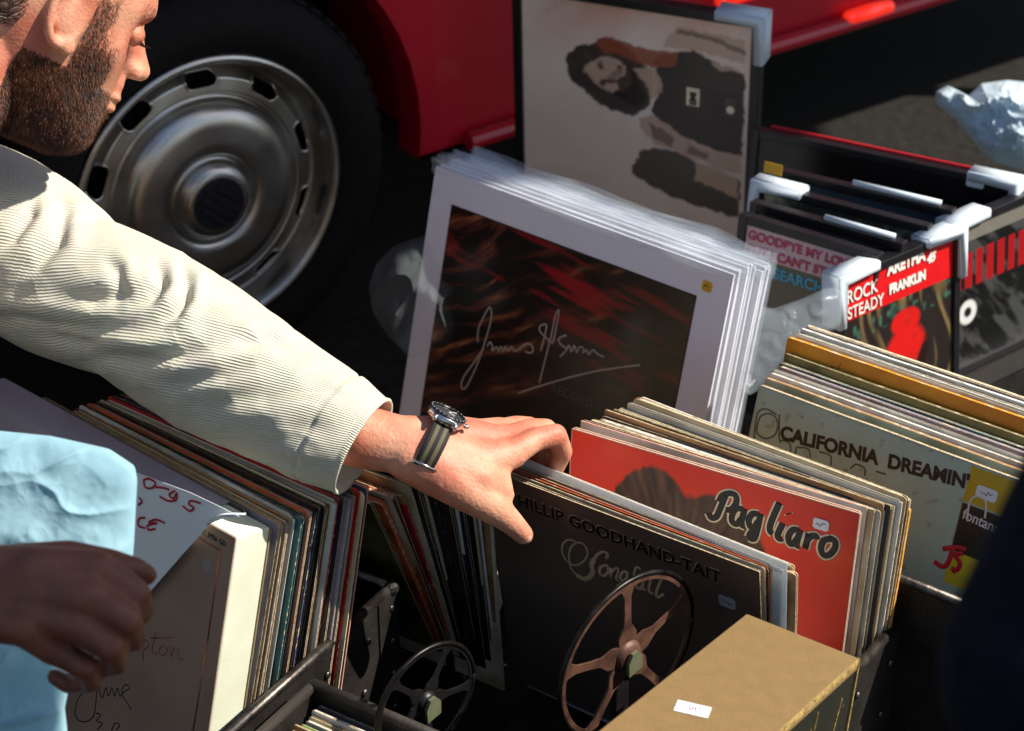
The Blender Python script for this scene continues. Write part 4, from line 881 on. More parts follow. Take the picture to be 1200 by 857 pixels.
bm = bmesh.new(); pillow(bm, [(432, 335), (440, 310), (462, 288), (500, 275), (540, 300), (540, 400), (480, 420), (455, 395), (436, 365)], 2.62, .05, .05, seed=12, ns=60, nt=200, fscale=8, crumple=.008); wobj('wrap', bm, cfilm, e, True)
bw = film('film_bubble', (.72, .82, .9), .13, .25)
e = empty('bubble_wrap', T0(G(930, 400, .2)), 'rolled piece of cloudy bubble wrap between the bagged prints and small frames', 'bubble wrap')
bm = bmesh.new(); pillow(bm, [(870, 352), (905, 362), (940, 350), (975, 334), (990, 345), (985, 385), (940, 400), (905, 440), (880, 470), (860, 440)], 2.42, .018, .002, crumple=.004, seed=14, ns=20, nt=80, fscale=20); wobj('wrap', bm, bw, e, True)
# ------------------------------------------------------------------ tray of singles at the front
Mt = frame_M(V(), R(-32), 0); q = G(366, 797, .21); Mt.translation = V((q.x, q.y, 0)) - Mt @ V((0, .34, 0))
tr = crate('singles_tray', Mt, .205, .34, .205, 'worn dark wooden tray of seven inch singles at the bottom edge', 'tray', walls='lrfb', group=None)
worn = mat('tray_worn_wood', lin((66, 58, 50)), .6, nscale=30, var=.3, bump=.4, stretch=(1, .1, 1), col2=lin((28, 24, 22)))
for c in tr.children_recursive:
    if c.type == 'MESH' and c.name.startswith('rim'): c.data.materials[0] = worn; c.scale = (1, 1, 1)
rs = random.Random(31); kk = ['tan', 'grey', 'white', 'cream', 'white', 'green', 'tan', 'cream', 'pink', 'white', 'black', 'grey', 'cream', 'tan', 'white', 'brown', 'cream', 'black', 'white', 'tan', 'grey', 'cream']
yy = .325
for i, k in enumerate(kk):
    t = rs.choice((.002, .003, .0045)); yy -= t+rs.choice((.001, .004, .008)); 
    if yy < .02: break
    make_sleeve(Mt @ Matrix.Translation((.009+(rs.random())*.006, yy, .008+rs.random()*.006)) @ Matrix.Rotation(R(-6), 4, 'X'), t, k, rs, '%s single sleeve, %s from the back of the front tray' % (k, ORD[i]), 'singles in the front tray', w_=.178, h_=.180, opening=rs.choice(('top', 'right')), name='single_sleeve', cat='single sleeve')
# ------------------------------------------------------------------ added parasol, unseen, put up to shade the car and the ground
ph_ = 2.35; px_ = -.82+ph_/math.tan(SUN_EL)*math.cos(SUN_AZ); py_ = 3.57+ph_/math.tan(SUN_EL)*math.sin(SUN_AZ)
e = empty('added_shade_parasol', T0(V((px_, py_, 0))), 'added unseen round parasol shading the red car, beyond the right edge', 'parasol')
bm = bmesh.new(); tube(bm, [(0, 0, 0), (0, 0, ph_+.35)], .022, 12); obj('added_parasol_pole', bm, mat('added_parasol_pole_wood', (.2, .12, .06), .6), e)
bm = bmesh.new(); rr_ = 1.33; top = bm.verts.new((0, 0, ph_+.35)); rg = [bm.verts.new((rr_*math.cos(2*math.pi*i/32), rr_*math.sin(2*math.pi*i/32), ph_-(.05 if i % 4 else 0))) for i in range(32)]
for i in range(32): bm.faces.new((top, rg[i], rg[(i+1) % 32]))
obj('added_shade_canopy', bm, mat('added_shade_canvas_dark', (.05, .06, .05), .9), e)
bm = bmesh.new(); lathe(bm, [(.001, .06), (.3, .05), (.32, 0)], 32); o = obj('added_parasol_foot', bm, leather, e); o.rotation_euler = (R(90), 0, 0)
# ------------------------------------------------------------------ the man flicking through the records
skin = mat('skin', lin((208, 148, 118)), .52, nscale=22, var=.06, col2=lin((186, 108, 84)), thr=(.38, .62), bump=.42, bscale=300, sss=.12, spec=.4)
def L3(u, v, d): return D(u, v, d)
hb = bmesh.new()
def tb(pts, rads, seg=16): limb(hb, pts, rads, seg)
# --- left hand and forearm
wrist = L3(482, 524, 2.05)
cuffc = L3(421, 521, 2.05)
arm_pts = [L3(-170, 225, 2.29), L3(-80, 245, 2.27), L3(15, 285, 2.23), L3(160, 365, 2.15), L3(255, 425, 2.10), L3(365, 487, 2.065), L3(425, 512, 2.05), L3(470, 522, 2.05)]
tb(arm_pts, [.055, .052, .05, .047, .043, .036, .031, .0285])
def HP(*a): return [L3(*q) for q in a]
tb(HP((470, 522, 2.05), (500, 527, 2.05), (535, 536, 2.057), (570, 540, 2.066), (600, 532, 2.078)), [.0285, .0275, .0235, .0195, .0155])
tb(HP((480, 518, 2.05), (515, 518, 2.06), (560, 514, 2.08), (594, 516, 2.095)), [.026, .024, .018, .014])
tb(HP((485, 516, 2.06), (530, 510, 2.08), (575, 508, 2.11)), [.024, .02, .0135])
tb(HP((485, 520, 2.06), (530, 508, 2.09), (560, 505, 2.125)), [.024, .018, .012])
tb(HP((482, 535, 2.045), (515, 552, 2.045), (548, 575, 2.052), (580, 596, 2.062)), [.026, .026, .0215, .0165])
tb(HP((520, 545, 2.05), (560, 560, 2.055), (586, 572, 2.064)), [.025, .021, .0125])
tb(HP((560, 545, 2.06), (582, 560, 2.066), (592, 580, 2.07)), [.02, .0145, .0095])
tb(HP((580, 596, 2.062), (600, 613, 2.078), (614, 627, 2.094)), [.0160, .0122, .0100])
tb(HP((492, 552, 2.0275), (520, 556, 2.0285), (548, 562, 2.034), (572, 566, 2.043)), [.002, .0028, .0028, .002], 8); tb(HP((508, 512, 2.036), (545, 514, 2.050), (584, 520, 2.068)), [.002, .003, .0025], 8)   # thumb
tb(HP((600, 531, 2.078), (628, 515, 2.09), (651, 510, 2.10), (660, 530, 2.125), (650, 552, 2.15)), [.0145, .0118, .0118, .0098, .0085])   # index
tb(HP((594, 514, 2.095), (622, 503, 2.11), (640, 503, 2.125), (650, 522, 2.15), (640, 545, 2.17)), [.0135, .0112, .0110, .0095, .0082])
tb(HP((577, 507, 2.11), (605, 499, 2.13), (621, 500, 2.145), (632, 520, 2.17), (624, 542, 2.185)), [.0130, .0105, .0104, .009, .008])
tb(HP((561, 504, 2.125), (585, 499, 2.145), (600, 501, 2.16), (610, 517, 2.18), (604, 534, 2.19)), [.0115, .0092, .009, .008, .007])
# --- head
ear = L3(87, 22, 2.03)
yaw, pit, rol = R(36), R(23), R(-4)
hf = (CR*math.cos(pit)-CU*math.sin(pit))*math.cos(yaw)+CF*math.sin(yaw)
hu = CR*math.sin(pit)+CU*math.cos(pit); hu = (hu - hf*hu.dot(hf)).normalized()
hl = hu.cross(hf).normalized()       # toward the far (left) side of his head
HS = 1.07; HM = Matrix((hf*HS, hl*HS, hu*HS)).transposed().to_4x4(); HM.translation = ear + hl*.077
def H(x, y, z): return HM @ V((x, y, z))
H3 = HM.to_3x3().normalized()
def hball(x, y, z, r_, sc=(1, 1, 1), seg=24): ball(hb, H(x, y, z), r_*HS, H3, sc, seg)
secs = [(.134, .005, -.045, .012), (.128, .03, -.068, .038), (.112, .056, -.087, .058), (.09, .076, -.098, .070), (.06, .088, -.103, .0765), (.036, .0915, -.103, .0775), (.014, .084, -.099, .0745), (-.008, .084, -.09, .071),
        (-.03, .086, -.074, .0665), (-.05, .087, -.058, .061), (-.07, .086, -.045, .054), (-.09, .083, -.03, .044), (-.106, .074, -.012, .032), (-.115, .055, .0, .016)]
def hsec(z):
    for i in range(len(secs)-1):
        if secs[i][0] >= z >= secs[i+1][0]:
            t = (secs[i][0]-z)/(secs[i][0]-secs[i+1][0]); p = [secs[max(i-1, 0)], secs[i], secs[i+1], secs[min(i+2, len(secs)-1)]]
            return [.5*(2*p[1][k]+(p[2][k]-p[0][k])*t+(2*p[0][k]-5*p[1][k]+4*p[2][k]-p[3][k])*t*t+(p[3][k]-3*p[2][k]+3*p[1][k]-p[0][k])*t**3) for k in (1, 2, 3)]
    return secs[-1][1:]
def gs(p, c, r_): return math.exp(-((V(p)-V(c)).length/r_)**2)
rings = []
for i in range(70):
    z = .134-.249*i/69; f_, b_, w_ = hsec(z); r_ = []
    for j in range(96):
        t = 2*math.pi*j/96; ct, st = math.cos(t), math.sin(t)
        ex = .86; cx = math.copysign(abs(ct)**ex, ct); sy = math.copysign(abs(st)**ex, st)
        x = (f_ if cx > 0 else -b_)*cx; y = w_*sy*(1-.10*max(0, cx))
        n_ = V((ct/max(f_, .03), st/max(w_, .02), 0)).normalized(); q = (x, y, z); dd = 0
        for s in (-1, 1):
            dd += -.0085*gs(q, (.083, .030*s, .013), .015) + .0040*gs(q, (.062, .056*s, -.014), .022) - .0035*gs(q, (.058, .066*s, .048), .024) + .0035*gs(q, (.089, .024*s, .036), .013) + .002*gs(q, (.083, .045*s, .033), .012) - .0035*gs(q, (.075, .045*s, -.05), .018) + .003*gs(q, (.02, .058*s, -.07), .02)
        dd += .004*gs(q, (.083, 0, -.097), .016) - .003*gs(q, (.09, 0, -.072), .009)
        r_.append(hb.verts.new(H(x+n_.x*dd, y+n_.y*dd, z)))
    rings.append(r_)
for i in range(69):
    for j in range(96): hb.faces.new((rings[i][j], rings[i][(j+1) % 96], rings[i+1][(j+1) % 96], rings[i+1][j]))
hb.faces.new(rings[0]); hb.faces.new(rings[-1][::-1])
for s in (-1, 1):
    # ear
    for t in range(34):
        a = -2.2+t*4.6/33; hball(-.008+.017*math.cos(a+1.57), .074*s+.004*s*math.sin(a), .004+.031*math.sin(a+1.57)*-1, .0050, seg=8)
    hball(-.004, .071*s, .004, .017, (.8, .3, 1.5)); hball(.004, .072*s, -.026, .0085, (1, .6, 1))
limb(hb, [H(.084, 0, .030), H(.090, 0, .016), H(.100, 0, -.001), H(.109, 0, -.013)], [.0100, .0090, .0098, .0108], 14); hball(.083, 0, -.002, .0165, (1, .95, 1.5)); hball(.090, 0, -.014, .0145, (1, 1.25, .9))            # nose
for s in (-1, 1): hball(.100, .0115*s, -.016, .0085)
hball(.088, 0, -.046, .012, (1, 1.9, .5)); hball(.087, 0, -.057, .012, (1, 1.7, .55)); hball(.080, 0, -.035, .018, (1, 1.2, 1.2))
neckb = V((-.66, 1.93, .60)); sL = arm_pts[0]; sR = L3(-520, 330, 1.80)
limb(hb, [H(-.03, 0, -.03), H(-.045, 0, -.09), neckb], [.055, .055, .066], 20)
hip = V((-1.18, 1.95, .36)); chest = (sL+sR)/2*.55+neckb*.2+hip*.25
limb(hb, [neckb, (sL+sR)/2, chest, hip], [.075, .11, .13, .14], 20)
limb(hb, [sL, (sL+sR)/2, sR], [.06, .10, .06], 20)
limb(hb, [sR, sR+V((-.10, -.10, -.22)), sR+V((.02, -.16, -.34)), sR+V((.06, -.17, -.40))], [.06, .045, .03, .028], 18)
for s, yk in ((1, .2), (-1, -.2)):
    limb(hb, [hip+V((0, .09*s, 0)), V((-.86, 1.95+yk, .42)), V((-1.12, 1.95+yk*.9, .09)), V((-1.02, 1.95+yk*.9, .04)), V((-.93, 1.95+yk*.9, .03))], [.1, .062, .042, .035, .03], 16)
man = empty('person', T0(V((-1.1, 1.95, 0))), 'bearded man in a cream corduroy jacket leaning in, hand on the dark brown sleeve', 'person')
body = fuse('body', hb, .0024, 7, skin, man)
# thumb nail
nm = mat('nail', lin((226, 176, 156)), .25, var=.03, spec=.6)
bm = bmesh.new(); tp, ip = L3(614, 627, 2.094), L3(600, 614, 2.078); ax = (tp-ip).normalized(); nn = (-CF*.8+CU*.25-CR*.3); nn = (nn-ax*nn.dot(ax)).normalized()
MN = Matrix((ax, nn.cross(ax), nn)).transposed(); ball(bm, tp+nn*.0070-ax*.003, .0075, MN, (1.05, .82, .34), 16); wobj('thumb_nail', bm, nm, man, True)
# eyes (lids lowered), brows, beard, hair
lid = skin
for s in (-1, 1):
    bm = bmesh.new(); ball(bm, H(.0725, .031*s, .012), .0120, H3, (1, 1, 1), 20); o = wobj('eye', bm, mat('eye_white', (.6, .56, .52), .2, var=.02), man, True)
    bm = bmesh.new(); ball(bm, H(.0732, .031*s, .0130), .0132, H3, (1, 1.15, .95), 20); o = wobj('eyelid', bm, skin, man, True)
hairm = mat('hair_brown', lin((70, 42, 28)), .45, nscale=90, var=.2, col2=lin((38, 22, 15)), spec=.5)
beardm = mat('beard_brown', lin((112, 66, 40)), .5, nscale=90, var=.2, col2=lin((52, 30, 20)), spec=.4)
from mathutils.bvhtree import BVHTree
bv = BVHTree.FromPolygons([v.co[:] for v in body.data.vertices], [p.vertices[:] for p in body.data.polygons])
def strands(name, n, pick, length, rad, m, comb, seed, curl=.3):
    rr = random.Random(seed); bm = bmesh.new(); k = 0; tries = 0
    while k < n and tries < n*12:
        tries += 1
        x, y, z = rr.uniform(-.12, .13), rr.uniform(-.09, .09), rr.uniform(-.13, .16)
        d = V((x-.01, y, z-.0)); 
        if d.length < 1e-4: continue
        o_ = HM @ V((.0, 0, .0)); dd = (H3 @ d).normalized()
        hit = bv.ray_cast(o_+dd*.152, -dd)
        if hit[0] is None: continue
        lp = HM.inverted() @ hit[0]; pr_ = pick(lp)
        if rr.random() > pr_: continue
        nrm = hit[1]; c = H3 @ V(comb(lp)); g_ = (nrm*.55+c+V((rr.gauss(0, curl), rr.gauss(0, curl), rr.gauss(0, curl)))).normalized()
        ln = length*(.6+.8*rr.random()); p0 = hit[0]-nrm*.0012; p1 = p0+g_*ln*.5; g2 = (g_+c*.5+V((rr.gauss(0, .3), rr.gauss(0, .3), rr.gauss(0, .3)))).normalized(); p2 = p1+g2*ln*.5
        s = g_.cross(nrm)
        if s.length < .1: s = g_.orthogonal()
        s = s.normalized()*rad; t = s.cross(g_).normalized()*rad
        A = [bm.verts.new(p0+q) for q in (s, -s*.5+t, -s*.5-t)]; B = [bm.verts.new(p1+q*.8) for q in (s, -s*.5+t, -s*.5-t)]; tip = bm.verts.new(p2)
        for i in range(3):
            j = (i+1) % 3; bm.faces.new((A[i], A[j], B[j], B[i])); bm.faces.new((B[i], B[j], tip))
        k += 1
    return wobj(name, bm, m, man)
def sm(a, b, x): t = max(0, min(1, (x-a)/(b-a))); return t*t*(3-2*t)
def beard_pick(p):
    x, y, z = p; ay = abs(y)
    if z < -.125 or x < -.03: return 0
    if x < .014 and z > -.040 and ay > .060: return 0
    if x > .088 and -.062 < z < -.049 and ay < .022: return 0           # lips
    low = sm(.0, -.030, z)*(1-sm(.040, .062, x)) if z > -.06 else 1
    burn = sm(-.002, .012, x)*(1-sm(.026, .042, x))*(1-sm(.01, .045, z))*.55
    mo = 0 if (x > .085 and -.047 < z < -.034 and ay < .03) else 0
    mid = sm(-.042, -.052, z)*(1-sm(.07, .085, x))
    return max(low, burn, mo, mid)
strands('beard', 60000, beard_pick, .0070, .00027, beardm, lambda p: (.35, 0, -.9), 3)
strands('hair', 12000, lambda p: 1 if (p.z > .07 or (p.x < -.04 and p.z > -.03)) and p.x < .07 else 0, .018, .0004, hairm, lambda p: (-.8, 0, .0), 5)
for sg_ in (1, -1): strands('eyebrow', 450, lambda p: 1 if (.066 < p.x and .030 < p.z < .042 and .012 < p.y*sg_ < .054) else 0, .008, .0003, hairm, lambda p: (-.3, .8*sg_, .1), 6)
for sg_ in (1, -1):
    bm = bmesh.new(); rr9 = random.Random(3)
    for i in range(30):
        a = -1.0+2.0*i/29; p0 = H(.0732+.0130*math.cos(a), .031*sg_+.0140*math.sin(a), .0085); tube(bm, [p0, p0+H3 @ V((.005*math.cos(a), .005*math.sin(a), -.0016)), p0+H3 @ V((.009*math.cos(a*1.1), .009*math.sin(a*1.1), -.0006))], [.00045, .0003, .0001], 4)
    tube(bm, [H(.0732+.0130*math.cos(-1.2+2.4*i/14), .031*sg_+.0146*math.sin(-1.2+2.4*i/14), .0088) for i in range(15)], .0006, 5)
    wobj('eyelashes', bm, hairm, man)

# --- jacket
jk = bpy.data.materials.new('corduroy_cream'); jk.use_nodes = True; n = jk.node_tree; L = n.links.new; b = n.nodes['Principled BSDF']
b.inputs['Roughness'].default_value = .85; b.inputs['Sheen Weight'].default_value = .15; b.inputs['Specular IOR Level'].default_value = .2
uv = n.nodes.new('ShaderNodeUVMap'); uv.uv_map = 'UVMap'
sp = n.nodes.new('ShaderNodeSeparateXYZ'); L(uv.outputs[0], sp.inputs[0])
mm = n.nodes.new('ShaderNodeMath'); mm.operation = 'MULTIPLY'; mm.inputs[1].default_value = 2*math.pi; L(sp.outputs[0], mm.inputs[0])
sn = n.nodes.new('ShaderNodeMath'); sn.operation = 'SINE'; L(mm.outputs[0], sn.inputs[0])
rp = n.nodes.new('ShaderNodeValToRGB'); mr = n.nodes.new('ShaderNodeMapRange'); mr.inputs[1].default_value = -1; mr.inputs[2].default_value = 1; L(sn.outputs[0], mr.inputs[0]); L(mr.outputs[0], rp.inputs[0])
rp.color_ramp.elements[0].color = (*lin((206, 196, 172)), 1); rp.color_ramp.elements[0].position = .05; rp.color_ramp.elements[1].color = (*lin((216, 212, 192)), 1); rp.color_ramp.elements[1].position = .5
nz = n.nodes.new('ShaderNodeTexNoise'); nz.inputs['Scale'].default_value = 14; nz.inputs['Detail'].default_value = 6
mx = n.nodes.new('ShaderNodeMix'); mx.data_type = 'RGBA'; mx.blend_type = 'MULTIPLY'; mx.inputs[0].default_value = .18; L(rp.outputs[0], mx.inputs[6]); L(nz.outputs['Color'], mx.inputs[7]); L(mx.outputs[2], b.inputs['Base Color'])
bp = n.nodes.new('ShaderNodeBump'); bp.inputs['Strength'].default_value = .7; bp.inputs['Distance'].default_value = .0006; L(sn.outputs[0], bp.inputs['Height'])
n2 = n.nodes.new('ShaderNodeTexNoise'); n2.inputs['Scale'].default_value = 500; bp2 = n.nodes.new('ShaderNodeBump'); bp2.inputs['Strength'].default_value = .25; bp2.inputs['Distance'].default_value = .001; L(n2.outputs[0], bp2.inputs['Height']); L(bp.outputs[0], bp2.inputs['Normal']); L(bp2.outputs[0], b.inputs['Normal'])
def pd(p, pl):
    """signed distance in pixels from p to a polyline and how far along"""
    best = 1e9; sg = 1; tt = 0
    for i in range(len(pl)-1):
        a_, b_ = V(pl[i]), V(pl[i+1]); e_ = b_-a_; t = max(0, min(1, (p-a_).dot(e_)/e_.length_squared)); q = p-(a_+e_*t); 
        if q.length < best: best = q.length; sg = 1 if e_.x*q.y-e_.y*q.x > 0 else -1; tt = (i+t)/(len(pl)-1)
    return best*sg, tt
CREASE = [(.010, 9, [(-40, 372), (20, 374), (60, 380), (110, 385), (160, 383)]), (.009, 8, [(20, 385), (67, 397), (100, 402), (122, 400)]), (.010, 9, [(95, 412), (130, 418), (165, 421), (215, 416), (250, 398)]),
  (.008, 8, [(178, 302), (188, 318), (190, 335), (176, 352), (150, 362)]), (.009, 7, [(210, 312), (219, 332), (217, 352), (206, 368), (188, 378)]), (.007, 9, [(62, 215), (76, 245), (68, 285), (42, 312), (8, 330)]), (.007, 8, [(40, 226), (36, 252), (15, 280), (-20, 300)]),
  (.008, 10, [(180, 452), (220, 448), (262, 440), (300, 424)]), (.006, 13, [(215, 478), (255, 470), (310, 462), (352, 448)]), (.004, 12, [(330, 520), (345, 508), (370, 500), (402, 496)]), (.006, 8, [(120, 300), (138, 318), (142, 340), (128, 358)]), (.006, 9, [(255, 340), (290, 355), (320, 372)]), (.006, 10, [(60, 350), (110, 352), (150, 345), (176, 330)]), (.005, 8, [(270, 400), (310, 398), (345, 404)])]
def sleeve_tube(name, ctr, rad, M_=300, N_=380, creases=True, cuff=True, twist=0., seedv=0., wrinkle=.0030):
    P = smooth_pts(ctr, 12); Rr = smooth_pts([V((r_, 0, 0)) for r_ in rad], 12); n = len(P)
    cum = [0]
    for i in range(n-1): cum.append(cum[-1]+(P[i+1]-P[i]).length)
    T = cum[-1]; cols = []; uvs = []
    side0 = CF.copy(); bm = bmesh.new(); uvl = bm.loops.layers.uv.new('UVMap'); grid = []; j = 0
    for a in range(M_+1):
        s = T*a/M_
        while j < n-2 and cum[j+1] < s: j += 1
        f = (s-cum[j])/max(1e-9, cum[j+1]-cum[j]); c = P[j].lerp(P[j+1], f); r_ = Rr[j].x*(1-f)+Rr[j+1].x*f
        t = (P[min(j+2, n-1)]-P[max(j-1, 0)]).normalized(); u = (side0-t*side0.dot(t)).normalized(); w_ = t.cross(u); row = []
        for b_ in range(N_):
            th = 2*math.pi*b_/N_; d = u*math.cos(th)+w_*math.sin(th)
            q = V((s*9+seedv, math.cos(th)*.9+s*2.2, math.sin(th)*.9-s*2.2)); wr = noise.noise(q*1.0)*1.2+.8*(1-2*abs(noise.noise(q*2.1+V((3, 1, 5)))))-.5
            env = 1 if not cuff else sm(0, .06, T-s)
            dd = wr*wrinkle*(.25+.75*env)
            if cuff: dd += -.0016*math.exp(-((T-s-.034)/.0014)**2)+.0012*sm(.034, .032, T-s)+.0018*noise.noise(V((math.cos(th)*3, math.sin(th)*3, s*30)))*math.exp(-((T-s-.034)/.02)**2)
            p = c+d*(r_+dd)
            if creases and d.dot(CF) < .3:
                fw_ = sm(.3, -.25, d.dot(CF)) if False else 1-sm(-.25, .3, d.dot(CF))
                q2 = p-C0; fz = q2.dot(CF); px = V((600+FPX*q2.dot(CR)/fz, 428.5-FPX*q2.dot(CU)/fz))
                for am, wd, pl in CREASE:
                    if not (min(x for x, y in pl)-35 < px.x < max(x for x, y in pl)+35 and min(y for x, y in pl)-35 < px.y < max(y for x, y in pl)+35): continue
                    di, tt = pd(px, pl); tp = fw_*min(1, 3.0*min(tt, 1-tt))
                    dd += tp*am*.85*(-math.exp(-(di/wd)**2)+.7*math.exp(-((di+wd*1.9)/(wd*1.4))**2)+.25*math.exp(-((di-wd*2.2)/(wd*1.6))**2))
                p = c+d*(r_+dd)
            row.append(bm.verts.new(p))
        grid.append((row, s))
    per = round(2*math.pi*sum(rad)/len(rad)/.0034)
    for a in range(M_):
        for b_ in range(N_):
            b2 = (b_+1) % N_; f = bm.faces.new((grid[a][0][b_], grid[a][0][b2], grid[a+1][0][b2], grid[a+1][0][b_]))
            for lp, (aa, bb) in zip(f.loops, ((a, b_), (a, b_+1), (a+1, b_+1), (a+1, b_))): lp[uvl].uv = (per*bb/N_+twist*grid[aa][1]/.0034, grid[aa][1])
    return bm, grid
ctr = [L3(-190, 220, 2.30), L3(-80, 243, 2.27), L3(12, 287, 2.23), L3(88, 335, 2.19), L3(160, 366, 2.15), L3(255, 426, 2.10), L3(365, 489, 2.062), L3(421, 521, 2.05)]
bm, grid = sleeve_tube('sleeve', ctr, [.098, .092, .087, .079, .0745, .0735, .0600, .0500], twist=.42)
# cuff: turned hem, open end folded inwards, seam ridge
uvl = bm.loops.layers.uv.active; last = grid[-1][0]; cc = sum((v.co for v in last), V())/len(last); tdir = (ctr[-1]-ctr[-2]).normalized(); prevr = last; per_ = 128
for sc, off in ((1.02, .004), (.99, .006), (.93, .004), (.90, -.03)):
    ring = [bm.verts.new(cc+(v.co-cc)*sc+tdir*off) for v in last]
    for i in range(len(ring)): 
        f = bm.faces.new((prevr[i], prevr[(i+1) % len(ring)], ring[(i+1) % len(ring)], ring[i]))
        for lp, bb in zip(f.loops, (i, i+1, i+1, i)): lp[uvl].uv = (per_*bb/len(ring), 0)
    prevr = ring
jl = wobj('jacket_sleeve', bm, jk, man, True)
bm = bmesh.new(); st_ = grid[-38][0]; tube(bm, [v.co+(v.co-ctr[-1]).normalized()*.0002 for v in st_]+[st_[0].co.copy()] if False else [V(p) for p in [ctr[-1]]*2], .0001)
bm.free()
jb = bmesh.new()
limb(jb, [neckb+V((.0, 0, -.05)), (sL+sR)/2+V((-.02, 0, -.01)), chest, hip], [.085, .145, .165, .16], 22)
limb(jb, [sL, (sL+sR)/2, sR], [.092, .135, .095], 22); limb(jb, [sR, sR+V((-.10, -.10, -.22)), sR+V((.01, -.155, -.32))], [.09, .07, .05], 20)
fuse('jacket_body', jb, .008, 6, mat('corduroy_cream_plain', lin((226, 219, 200)), .85, var=.05, nscale=20, bump=.5, bscale=90), man)
jt = bmesh.new()
for s, yk in ((1, .2), (-1, -.2)): limb(jt, [hip+V((0, .09*s, 0)), V((-.86, 1.95+yk, .42)), V((-1.11, 1.95+yk*.9, .13))], [.125, .08, .06], 16)
fuse('trousers', jt, .01, 5, mat('trouser_denim', (.03, .04, .07), .8, bump=.3), man)
bm = bmesh.new()
for s in (1, -1):
    for (x, r_) in ((-1.1, .045), (-1.02, .045), (-.94, .042)): ball(bm, V((x, 1.95+.18*s, .04)), r_, sc=(1.2, .9, .9))
wobj('shoes', bm, leather, man, True)
# --- wristwatch
wc = L3(503, 526, 2.052); wt_ = (CR*.86-CU*.44+CF*.10).normalized()
up_ = (CU*.93-CF*.22+CR*.2); up_ = (up_-wt_*up_.dot(wt_)).normalized(); sd_ = wt_.cross(up_).normalized()
WM = Matrix((sd_, wt_, up_)).transposed().to_4x4(); WM.translation = wc
wa = bpy.data.objects.new('wristwatch', None); link(wa, man); wa.matrix_parent_inverse = man.matrix_world.inverted(); wa.matrix_world = WM
st_m = bpy.data.materials.new('strap_striped'); st_m.use_nodes = True; n = st_m.node_tree; b = n.nodes['Principled BSDF']; b.inputs['Roughness'].default_value = .8
tc = n.nodes.new('ShaderNodeTexCoord'); sx_ = n.nodes.new('ShaderNodeSeparateXYZ'); n.links.new(tc.outputs['Object'], sx_.inputs[0])
mr = n.nodes.new('ShaderNodeMapRange'); mr.inputs[1].default_value = -.0105; mr.inputs[2].default_value = .0105; n.links.new(sx_.outputs[1], mr.inputs[0])
rp = n.nodes.new('ShaderNodeValToRGB'); rp.color_ramp.interpolation = 'CONSTANT'; n.links.new(mr.outputs[0], rp.inputs[0])
dk, gn = (*lin((20, 17, 16)), 1), (*lin((88, 80, 56)), 1)
rp.color_ramp.elements[0].position = 0; rp.color_ramp.elements[0].color = dk; rp.color_ramp.elements[1].position = .22; rp.color_ramp.elements[1].color = gn
for p_, c_ in ((.40, dk), (.60, gn), (.78, dk)): e_ = rp.color_ramp.elements.new(p_); e_.color = c_
n.links.new(rp.outputs[0], b.inputs['Base Color'])
def ringp(a, rx=.0350, rz=.0330): return V((rx*math.cos(a), 0, rz*math.sin(a)))
bm = bmesh.new(); NS = 64; rows = []
for i in range(NS):
    a = 2*math.pi*i/NS; n_ = V((math.cos(a), 0, math.sin(a)))
    rows.append([bm.verts.new(ringp(a)+n_*h+V((0, y, 0))) for y, h in ((-.0098, -.001), (-.0098, .0009), (-.0085, .0014), (.0085, .0014), (.0098, .0009), (.0098, -.001))])
for i in range(NS):
    for k in range(6): bm.faces.new((rows[i][k], rows[i][(k+1) % 6], rows[(i+1) % NS][(k+1) % 6], rows[(i+1) % NS][k]))
obj('strap', bm, st_m, wa, True)
ss = mat('watch_steel', (.62, .6, .58), .22, 1., var=.05)
def lz(bm, prof, zc, seg=48):
    rings = [[bm.verts.new((r_*math.cos(2*math.pi*j/seg), r_*math.sin(2*math.pi*j/seg), zc+h)) for j in range(seg)] for r_, h in prof]
    for i in range(len(rings)-1):
        for j in range(seg): bm.faces.new((rings[i][j], rings[i][(j+1) % seg], rings[i+1][(j+1) % seg], rings[i+1][j]))
bm = bmesh.new(); lz(bm, [(.0005, -.001), (.0175, -.001), (.0195, .001), (.0195, .006), (.0185, .0075), (.0005, .0075)], .0325)
for sx2 in (-1, 1):
    for sy2 in (-1, 1): tube(bm, [(.006*sx2+.008*sx2, .0098*sy2+.001*sy2, .038), (.0215*sx2, .0105*sy2, .033)], [.003, .0018], 8)
ball(bm, V((0, .0215, .0360)), .003, sc=(1, 1, .9)); obj('case', bm, ss, wa, True)
bm = bmesh.new(); lz(bm, [(.0190, .0070), (.0193, .0088), (.0165, .0098), (.0158, .0085)], .0325)
obj('bezel', bm, mat('bezel_black', (.02, .02, .022), .25, .3), wa, True)
bm = bmesh.new()
for k in range(24):
    a = 2*math.pi*k/24; box(bm, .0172, .0186, -.0003, .0003, .0415, .0420); bmesh.ops.rotate(bm, verts=bm.verts[-8:], cent=(0, 0, 0), matrix=Matrix.Rotation(a, 3, 'Z'))
obj('bezel_marks', bm, mat('mark_white', (.7, .7, .68), .5), wa)
bm = bmesh.new(); lz(bm, [(.0158, .0078), (.0001, .0080)], .0325); obj('dial', bm, mat('dial_dark', (.05, .055, .055), .15, coat=.8), wa)
bm = bmesh.new(); tube(bm, [(0, 0, .0411), (.006, .006, .0411)], .0005, 5); tube(bm, [(0, 0, .0413), (-.009, .008, .0413)], .0004, 5); obj('hands', bm, MC['mark_white'], wa)
bm = bmesh.new()
for a in (R(-12),):
    p = ringp(a); tube(bm, [p+V((.002, -.0125, 0)), p+V((.002, .0125, 0))], .0013, 8); tube(bm, [p+V((.002, .0125, 0)), p+V((-.001, .0125, -.001))], .0012, 8)
obj('keeper_loop', bm, ss, wa, True)

